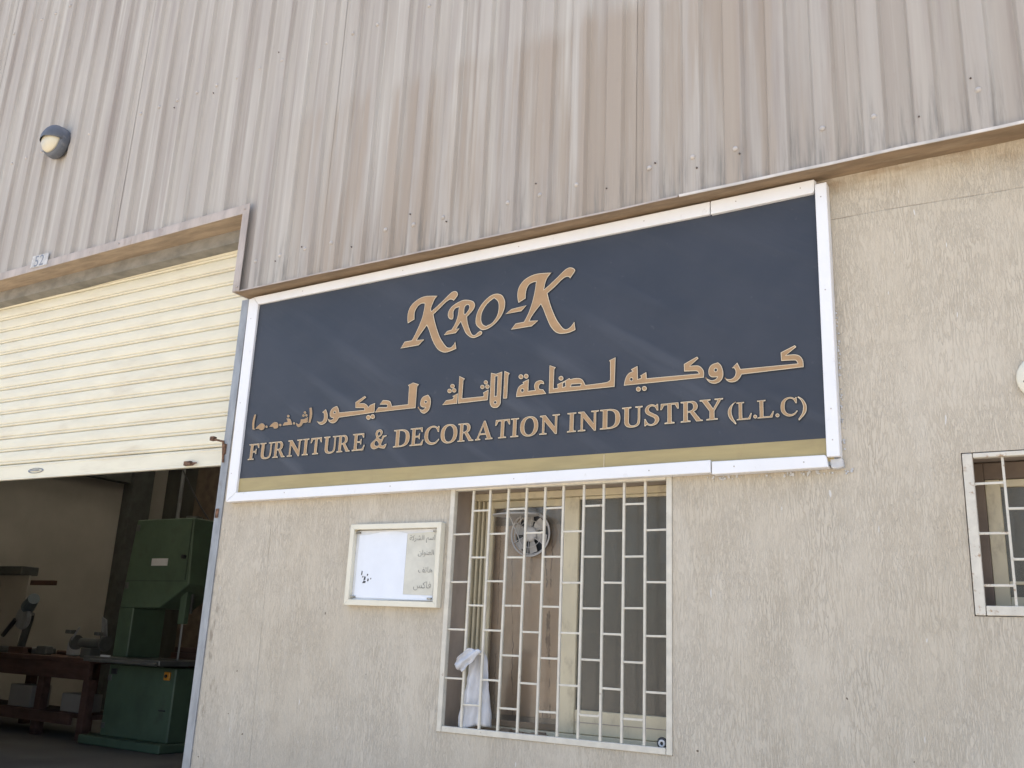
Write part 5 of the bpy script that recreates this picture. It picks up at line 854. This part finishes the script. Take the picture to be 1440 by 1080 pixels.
a = [bm.verts.new((x, y, 2.087)) for x, y in ring]; b = [bm.verts.new((x, y, 2.093)) for x, y in ring]
bm.faces.new(a); bm.faces.new(b[::-1])
for i in range(28): bm.faces.new((a[i], a[(i+1) % 28], b[(i+1) % 28], b[i]))
link_mesh("hood", finish("hood", bm, M['grey_plastic']), vf)
cyl("hood_arm", (-2.285, 0.12, 2.087), (-2.235, 0.18, 1.93), 0.0022, M['pale_plastic'], vf, seg=6)
cyl("hood_arm", (-2.225, 0.12, 2.087), (-2.262, 0.18, 2.04), 0.0022, M['pale_plastic'], vf, seg=6)

# white rag hung over a cross bar
rag = None
bm = bmesh.new(); NU, NV = 26, 30; G = []
for j in range(NV+1):
    v = j/NV; row = []
    for i in range(NU+1):
        u = i/NU
        top_l, top_r = -2.402, -2.325; bot_l, bot_r = -2.452, -2.290
        e = min(1, v*1.15)
        xl = top_l+(bot_l-top_l)*e**1.2; xr = top_r+(bot_r-top_r)*e**0.8
        x = xl+(xr-xl)*u
        z = 1.478-v*0.318-0.010*math.sin(u*5+1)*v
        fold = 0.016*math.sin(u*13+v*1.5+.6*math.sin(v*5))*(0.45+.7*v)+0.007*math.sin(u*27+2+v*3)*v
        y = 0.034+fold+0.012*noise.noise(Vector((u*3, v*3, 2)))
        if v < 0.06: y = 0.006+(v/0.06)*0.028+fold*v*10; z = 1.474+0.006*math.sin(v/0.06*math.pi)
        x += 0.004*noise.noise(Vector((v*9, u*3, 7))); y += 0.005*noise.noise(Vector((u*9, v*12, 5)))
        row.append(bm.verts.new((x, y, z)))
    G.append(row)
for a, b in zip(G, G[1:]):
    for i in range(NU): bm.faces.new((a[i], a[i+1], b[i+1], b[i]))
# the corner turned over to the front and hanging to the left
G = []
for j in range(13):
    v = j/12; row = []
    for i in range(13):
        u = i/12
        # quad patch: top edge on the bar, tip falling left
        p0 = Vector((-2.402, -0.004, 1.478)); p1 = Vector((-2.322, -0.004, 1.476)); p2 = Vector((-2.455, -0.022, 1.415)); p3 = Vector((-2.402, -0.024, 1.385))
        p = (p0*(1-u)+p1*u)*(1-v)+(p2*(1-u)+p3*u)*v
        p.z += 0.012*math.sin(u*math.pi)*(1-v)+0.004*math.sin(u*9)+0.006*noise.noise(Vector((u*5, v*5, 1))); p.x += 0.006*noise.noise(Vector((u*4, v*4, 8)))
        p.y += -0.008*math.sin(u*9+v*5)+0.006*noise.noise(Vector((u*6, v*6, 3)))-0.008*math.sin(v*math.pi)
        row.append(bm.verts.new(p))
    G.append(row)
for a, b in zip(G, G[1:]):
    for i in range(12): bm.faces.new((a[i], a[i+1], b[i+1], b[i]))
me = finish("rag", bm, M['cloth'], True)
rag = link_mesh("rag", me, None); tag(rag, "white rag hanging over a cross bar at the lower left of the large window grille", "rag")
md = rag.modifiers.new("thickness", 'SOLIDIFY'); md.thickness = 0.0022

# little roll standing on the grille's bottom bar
rc = Vector((-1.497, 0.045, 1.168))
rl = thing("tape_roll", "small dark roll with white ring and dark core in the window's lower right corner", "roll", (-1.497, 0.045, 1.146))
bm = bmesh.new(); bm_torus(bm, rc, 0.016, 0.0065, 24, 8); link_mesh("outer_roll", finish("outer_roll", bm, M['black'], True), rl)
bm = bmesh.new(); bm_torus(bm, rc+Vector((0, -.005, -.001)), 0.0105, 0.0042, 24, 8); link_mesh("white_ring", finish("white_ring", bm, M['plate'], True), rl)
bm = bmesh.new(); bm_lathe(bm, [(0.0075, -.004), (0.0075, .004)], rc, 16); link_mesh("core", finish("core", bm, M['black'], True), rl)

# right-hand window, cut by the picture edge
g2 = thing("window_grille", "rusty white security grille over the smaller window at the right edge", "window grille", (0.2, 0, 1.672))
grille(g2, *W2, 0.034, [-0.226, -0.112, 0.002, 0.116, 0.230, 0.344, 0.458, 0.572, 0.66], (2.117, 1.948, 1.772), (2.030, 1.862), M['rusty_white'], barw=0.0085)
g2['label'] = "rusty white security grille over the smaller window at the right edge"
wbn = thing("sliding_window", "cream aluminium window with dark panes behind the rusty white grille on the right", "window", (0.2, 0.2, 1.672))
X0, X1, Z0, Z1 = W2
for a in ((X0+.001, X0+.048, Z0+.001, Z1-.001), (X1-.048, X1-.001, Z0+.001, Z1-.001), (X0+.0485, X1-.0485, Z1-.062, Z1-.001), (X0+.0485, X1-.0485, Z0+.001, Z0+.03)):
    box("frame", a[0], a[1], 0.185, 0.25, a[2], a[3], M['umber'], wbn)
s2 = box("sash", X0+.049, X0+.098, 0.192, 0.225, Z0+.031, Z1-.063, M['cream_alu'], wbn)
box("sash_rail", X0+.0985, 0.20, 0.194, 0.223, Z0+.031, Z0+.075, M['cream_alu'], s2)
box("sash_rail", X0+.0985, 0.20, 0.194, 0.223, Z1-.090, Z1-.0635, M['cream_alu'], s2)
box("sash_stile", 0.2005, 0.245, 0.192, 0.225, Z0+.031, Z1-.063, M['cream_alu'], s2)
box("glass_pane", X0+.0985, 0.2, 0.206, 0.209, Z0+.0755, Z1-.0905, M['glass'], s2, 0)
box("glass_pane", 0.2455, X1-.0485, 0.228, 0.231, Z0+.031, Z1-.063, M['glass'], s2, 0)
box("mid_rail", X0+.0985, 0.2, 0.200, 0.2045, 1.790, 1.802, M['cream_alu'], s2)

# round cover plate at the right edge
dc = Vector((-0.075, 0, 2.476))
jb = thing("junction_cover", "round cream junction box cover on the plaster above the right window", "junction box", dc)
bm = bmesh.new(); bm_lathe(bm, [(0.082, 0.0005), (0.083, 0.014), (0.078, 0.020), (0.02, 0.022)], dc, 40); link_mesh("cover", finish("cover", bm, M['cream_frame'], True), jb)
for sx, sz in ((-0.058, -0.012), (0.058, 0.012), (-0.02, 0.055)):
    bm = bmesh.new(); bm_lathe(bm, [(0.004, 0.019), (0.004, 0.0235), (0.001, 0.0245)], dc+Vector((sx, 0, sz)), 10); link_mesh("screw", finish("screw", bm, M['ink']), jb)

# ================================================================ inside the workshop
FZ = 0.281
# steel column and beam along the side wall
pc = box("steel_column", -13.69, -13.45, 6.35, 6.75, FZ, 7.05, M['steel_dark'], None, 0.004); tag(pc, "dark steel column at the end of the beige inner wall", "column")
pc = box("steel_column", -13.69, -13.42, 3.55, 3.83, FZ, 7.05, M['steel_dark'], None, 0.004); tag(pc, "dark steel column by the left edge of the doorway view", "column")
bmn = box("wall_beam", -13.69, -13.5, 3.84, 6.34, 3.84, 4.05, M['steel_dark'], None, 0.004); tag(bmn, "dark horizontal steel beam along the top of the beige inner wall", "beam")
dd = box("brown_board", -12.85, -11.75, 7.14, 7.19, FZ, 4.35, M['umber'], None, 0.004); tag(dd, "dull brown board panel standing before the added dark sheet", "panel")
rp = box('shade_sheet', -13.69, -4.01, 7.2, 7.3, FZ, 7.05, M['rear'], None, 0.0); tag(rp, 'added dark grey sheet that darkens the view behind the band saw', 'partition')  # added dark sheet, makes the space behind the saw read as shade
t_ = cyl("hanging_pipe", (-12.55, 6.6, 3.2), (-12.55, 6.6, 7.0), 0.03, M['galv'], None); tag(t_, "thin vertical pipe behind the top of the green band saw", "pipe")
rk = thing("roof_truss", "dark steel roof truss crossing behind the top of the band saw", "truss", (-10, 7.0, 4.5))
bm = bmesh.new()
bm_box(bm, -13.6, -4.5, 6.95, 7.05, 4.55, 4.68); bm_box(bm, -13.6, -4.5, 6.95, 7.05, 5.5, 5.6)
link_mesh("chord", finish("chord", bm, M['steel_dark']), rk)
for k in range(9):
    x = -13.4+k
    cyl("web_member", (x, 7, 4.66), (x+.5*(1 if k % 2 else -1)+.5, 7, 5.52), 0.035, M['steel_dark'], rk, seg=6)

# band saw
bsaw = thing("band_saw", "tall green industrial band saw standing just inside the doorway", "band saw", (-8.96, 3.7, FZ))
prism("wheel_housing", [(-9.36, 1.745), (-8.83, 1.745), (-8.41, 2.0), (-8.46, 2.73), (-9.42, 2.73), (-9.505, 1.745)], 3.50, 3.98, M['green'], bsaw, bev=0.012)
box("housing_door_seam", -8.475, -8.463, 3.494, 3.4995, 2.05, 2.70, M['dkgreen'], bsaw, 0)
box("neck", -9.515, -9.265, 3.505, 3.95, 1.205, 1.7445, M['green'], bsaw, 0.01)
box("cabinet", -9.52, -8.42, 3.50, 4.0, 0.372, 1.125, M['green'], bsaw, 0.012)
box("cabinet_door_handle", -8.60, -8.50, 3.485, 3.4995, 0.685, 0.70, M['black'], bsaw, 0.003)
box("plinth", -9.72, -8.38, 3.38, 4.12, FZ+.001, 0.3715, M['green'], bsaw, 0.01)
box("table", -9.62, -8.36, 3.22, 4.02, 1.150, 1.2045, M['iron'], bsaw, 0.006)
box("table_trunnion", -9.2, -8.7, 3.55, 3.9, 1.1255, 1.1495, M['iron'], bsaw, 0.003)
box("blade_guard", -8.625, -8.525, 3.60, 3.66, 1.585, 1.99, M['green'], bsaw, 0.004)
box("saw_blade", -8.590, -8.560, 3.629, 3.631, 1.2045, 1.585, M['galv'], bsaw, 0)
box("maker_label", -9.06, -8.79, 3.4935, 3.4985, 2.205, 2.285, M['plate'], bsaw, 0.001)
sw = box("switch_box", -8.575, -8.485, 3.475, 3.4995, 1.0, 1.085, M['orange'], bsaw, 0.006)
cyl("switch_knob", (-8.53, 3.476, 1.043), (-8.53, 3.462, 1.043), 0.018, M['black'], sw)
box("push_switch", -9.46, -9.37, 3.483, 3.4995, 1.02, 1.08, M['black'], bsaw, 0.004)
cyl("fence_rail", (-9.45, 3.19, 1.165), (-8.36, 3.19, 1.165), 0.018, M['iron'], bsaw)
box("rip_fence", -9.36, -9.22, 3.24, 3.27, 1.205, 1.225, M['plate'], bsaw, 0.002)
cyl("tension_wheel", (-8.75, 3.75, 2.735), (-8.75, 3.75, 2.78), 0.09, M['iron'], bsaw, seg=20)
for z_ in (1.95, 2.6): box("hinge", -9.46+(z_-1.95)*.08, -9.40+(z_-1.95)*.08, 3.488, 3.4995, z_, z_+.07, M['iron'], bsaw, 0.003)
for z_ in (0.45, 0.95): box("hinge", -9.505, -9.45, 3.488, 3.4995, z_, z_+.06, M['iron'], bsaw, 0.003)
cyl("door_knob", (-8.52, 3.4995, 2.3), (-8.52, 3.46, 2.3), 0.022, M['black'], bsaw)
box("cover_seam", -9.44, -8.44, 3.4965, 3.4995, 2.035, 2.041, M['dkgreen'], bsaw, 0)
cyl("guide_post", (-8.575, 3.72, 1.7), (-8.575, 3.72, 2.0), 0.02, M['iron'], bsaw)

# dark machine beyond the saw
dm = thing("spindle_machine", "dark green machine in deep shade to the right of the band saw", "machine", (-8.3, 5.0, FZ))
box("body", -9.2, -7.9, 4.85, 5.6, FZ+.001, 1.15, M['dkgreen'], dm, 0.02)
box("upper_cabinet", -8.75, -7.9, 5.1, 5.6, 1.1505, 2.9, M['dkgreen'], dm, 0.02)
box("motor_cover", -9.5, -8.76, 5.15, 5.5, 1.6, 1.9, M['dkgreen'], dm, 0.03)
hz_ = thing("dust_hose", "pale ribbed dust hose bulging from the machine beside the door jamb", "hose", (-7.75, 3.75, 0.95))
bm = bmesh.new(); pts = [Vector((-8.12, 3.95, 1.02)), Vector((-8.02, 3.80, 1.00)), Vector((-7.90, 3.70, 0.92)), Vector((-7.84, 3.66, 0.78)), Vector((-7.86, 3.7, 0.55)), Vector((-7.95, 3.8, 0.3))]
for a, b in zip(pts, pts[1:]):
    n_ = 5
    for k in range(n_):
        p, q = a.lerp(b, k/n_), a.lerp(b, (k+1)/n_)
        bm_cyl(bm, p, p.lerp(q, .55), 0.075, 0.085, 12); bm_cyl(bm, p.lerp(q, .5), q, 0.085, 0.075, 12)
link_mesh("ribbed_tube", finish("ribbed_tube", bm, M['hose'], True), hz_)
st = thing("timber_offcuts", "stack of reddish timber boards on the floor stand behind the band saw table", "timber", (-9.0, 4.6, FZ))
for k in range(5):
    box("plank", -9.6+.03*k, -8.55-.05*(k % 2), 4.25+.02*k, 4.62, 1.02+.062*k, 1.078+.062*k, M['redwood'], st, 0.003)
box("stand_leg", -9.5, -9.42, 4.3, 4.55, FZ+.001, 1.0195, M['redwood'], st); box("stand_leg", -8.75, -8.67, 4.3, 4.55, FZ+.001, 1.0195, M['redwood'], st)
mt = box("crate", -8.95, -8.62, 4.28, 4.55, 1.3325, 1.55, M['ply'], None, 0.004); tag(mt, "brown box on top of the timber boards behind the saw blade", "box")

# bench along the side wall
be = thing("workbench", "long red brown wooden workbench with lower shelf left of the band saw", "workbench", (-11.4, 3.9, FZ))
for k in range(4):
    box("top_board", -13.3, -9.75, 3.40+.21*k, 3.606+.21*k, 1.115, 1.165, M['redwood'], be, 0.004)
box("apron", -13.25, -9.8, 3.45, 3.50, 0.93, 1.1145, M['redwood'], be, 0.004)
for x in (-13.2, -12.0, -10.75, -9.9):
    for y in (3.455, 4.1): box("leg", x-.055, x+.055, y+.05, y+.15, FZ+.001, 0.9295 if y < 4 else 1.1145, M['redwood'], be, 0.004)
box("lower_shelf", -13.2, -9.85, 3.62, 4.09, 0.50, 0.55, M['redwood'], be, 0.004)
box("shelf_edge", -13.2, -10.0, 3.44, 3.48, 0.44, 0.56, M['redwood'], be, 0.004)
for x, y, a, h, lab in ((-11.3, 3.75, .22, .25, "pale carton stored on the left part of the bench's lower shelf"), (-10.35, 3.8, .2, .2, "pale small carton on the lower shelf nearest the band saw")):
    c = box("carton", x-a, x+a, y-.12, y+.14, 0.551, 0.551+h, M['wall_dim'], None, 0.004); tag(c, lab, "carton")
# things on the bench: pale upright board, mitre saw, vice, stock
ub = box("pale_board", -13.30, -12.16, 4.02, 4.05, 1.166, 2.14, M['wall_in'], None, 0.004); tag(ub, "pale board leaning upright on the bench at the left edge of the view", "board")
ub2 = box("dark_shelf_box", -13.3, -12.25, 3.95, 4.2, 2.145, 2.26, M['steel_dark'], None, 0.01); tag(ub2, "dark flat case lying on the pale upright board", "case")
fr = thing("wooden_bracket", "thin red brown wooden bracket frame standing on the bench before the beige wall", "bracket", (-12.0, 4.1, 1.166))
box("cross_piece", -12.37, -11.68, 4.06, 4.12, 2.02, 2.08, M['redwood'], fr, 0.003); box("upright", -12.35, -12.30, 4.06, 4.12, 1.166, 2.02, M['redwood'], fr, 0.003)
ms = thing("mitre_saw", "blue grey mitre saw with raised head on the bench", "mitre saw", (-11.55, 3.75, 1.166))
box("base", -11.95, -11.2, 3.55, 3.95, 1.166, 1.235, M['iron'], ms, 0.01)
bm = bmesh.new(); bm_cyl(bm, (-11.72, 3.80, 1.235), (-11.50, 3.72, 1.64), 0.05, 0.045, 10); link_mesh("arm", finish("arm", bm, M['iron']), ms)
bm = bmesh.new(); bm_lathe(bm, [(0.13, 0), (0.14, .02), (0.13, .05)], (-11.52, 3.66, 1.58), 24); link_mesh("blade_cover", finish("blade_cover", bm, M['galv']), ms)
bm = bmesh.new(); bm_cyl(bm, (-11.50, 3.66, 1.72), (-11.28, 3.58, 1.82), 0.085, 0.07, 14); link_mesh("motor", finish("motor", bm, M['blue_tool']), ms)
bm = bmesh.new(); bm_cyl(bm, (-11.62, 3.6, 1.56), (-11.80, 3.58, 1.36), 0.03, 0.026, 8); link_mesh("handle", finish("handle", bm, M['black']), ms)
vc = thing("bench_grinder", "dark bench grinder with upright guard on the bench beside the band saw", "grinder", (-10.1, 3.7, 1.166))
bm = bmesh.new(); bm_cyl(bm, (-10.30, 3.65, 1.33), (-9.94, 3.65, 1.33), 0.055, seg=14); link_mesh("motor_body", finish("motor_body", bm, M['steel_dark']), vc)
bm = bmesh.new(); bm_cyl(bm, (-10.28, 3.50, 1.36), (-10.14, 3.48, 1.50), 0.012, seg=6); 
link_mesh("tool_rest", finish("tool_rest", bm, M['galv']), vc)
box("eye_shield", -10.46, -10.36, 3.52, 3.60, 1.425, 1.47, M['iron'], vc, 0.006); box("eye_shield", -9.92, -9.84, 3.52, 3.60, 1.42, 1.46, M['iron'], vc, 0.006)
for x in (-10.42, -9.88):
    bm = bmesh.new(); bm_cyl(bm, (x, 3.65, 1.33), (x+.035, 3.65, 1.33), 0.085, seg=18); link_mesh("wheel", finish("wheel", bm, M['iron']), vc)
box("pedestal", -10.2, -10.02, 3.58, 3.72, 1.166, 1.275, M['steel_dark'], vc, 0.006)
prism("upright_guard", [(-9.99, 1.36), (-9.90, 1.40), (-9.96, 1.60), (-10.04, 1.63)], 3.68, 3.70, M['galv'], vc)
for k, (x, wd, lab) in enumerate(((-12.7, .35, "short timber block at the left end of the bench"), (-11.35, .3, "short timber block in the middle of the bench"))):
    tb = box("timber_block", x-wd/2, x+wd/2, 3.5, 3.62, 1.166, 1.24, M['redwood'], None, 0.003); tag(tb, lab, "timber block")
pt = thing("paint_tin", "pale shallow tin lying at the left of the bench top", "tin", (-12.28, 3.5, 1.166))
bm = bmesh.new(); bm_cyl(bm, (-12.28, 3.50, 1.166), (-12.28, 3.50, 1.205), 0.17, seg=24); link_mesh("tin_body", finish("tin_body", bm, M['wall_in'], True), pt)

for x, y, wd, hh, m_, nm, lab in ((-10.95, 3.62, .10, .10, 'steel_dark', 'tool_case', "small dark tool case on the bench left of the grinder"),
        (-10.72, 3.85, .07, .16, 'hose', 'glue_bottle', "pale glue bottle shape on the bench behind the grinder"), (-11.05, 4.0, .16, .05, 'redwood', 'offcut', "flat wooden offcut at the back of the bench")):
    o = box(nm, x-wd, x+wd, y-.05, y+.05, 1.166, 1.166+hh, M[m_], None, 0.012); tag(o, lab, nm.replace('_', ' '))
cb = thing("hanging_cable", "thin dark power cable looping down behind the top of the band saw", "cable", (-8.7, 4.3, 3.0))
bm = bmesh.new(); prev = None
for k in range(15):
    t = k/14; p = Vector((-9.9+1.5*t, 4.4, 3.55-0.95*math.sin(math.pi*t*0.62)))
    if prev is not None: bm_cyl(bm, prev, p, 0.009, seg=6)
    prev = p
link_mesh("flex", finish("flex", bm, M['black']), cb)
for o in bpy.data.objects:
    g = {'window_grille': 'security grilles over the windows', 'sliding_window': 'aluminium windows behind grilles', 'steel_column': 'steel columns along the inner wall',
         'carton': 'cartons on the bench shelf', 'timber_block': 'timber blocks on the bench'}.get(o.name.split('.')[0])
    if g and o.parent is None and 'category' in o: o['group'] = g
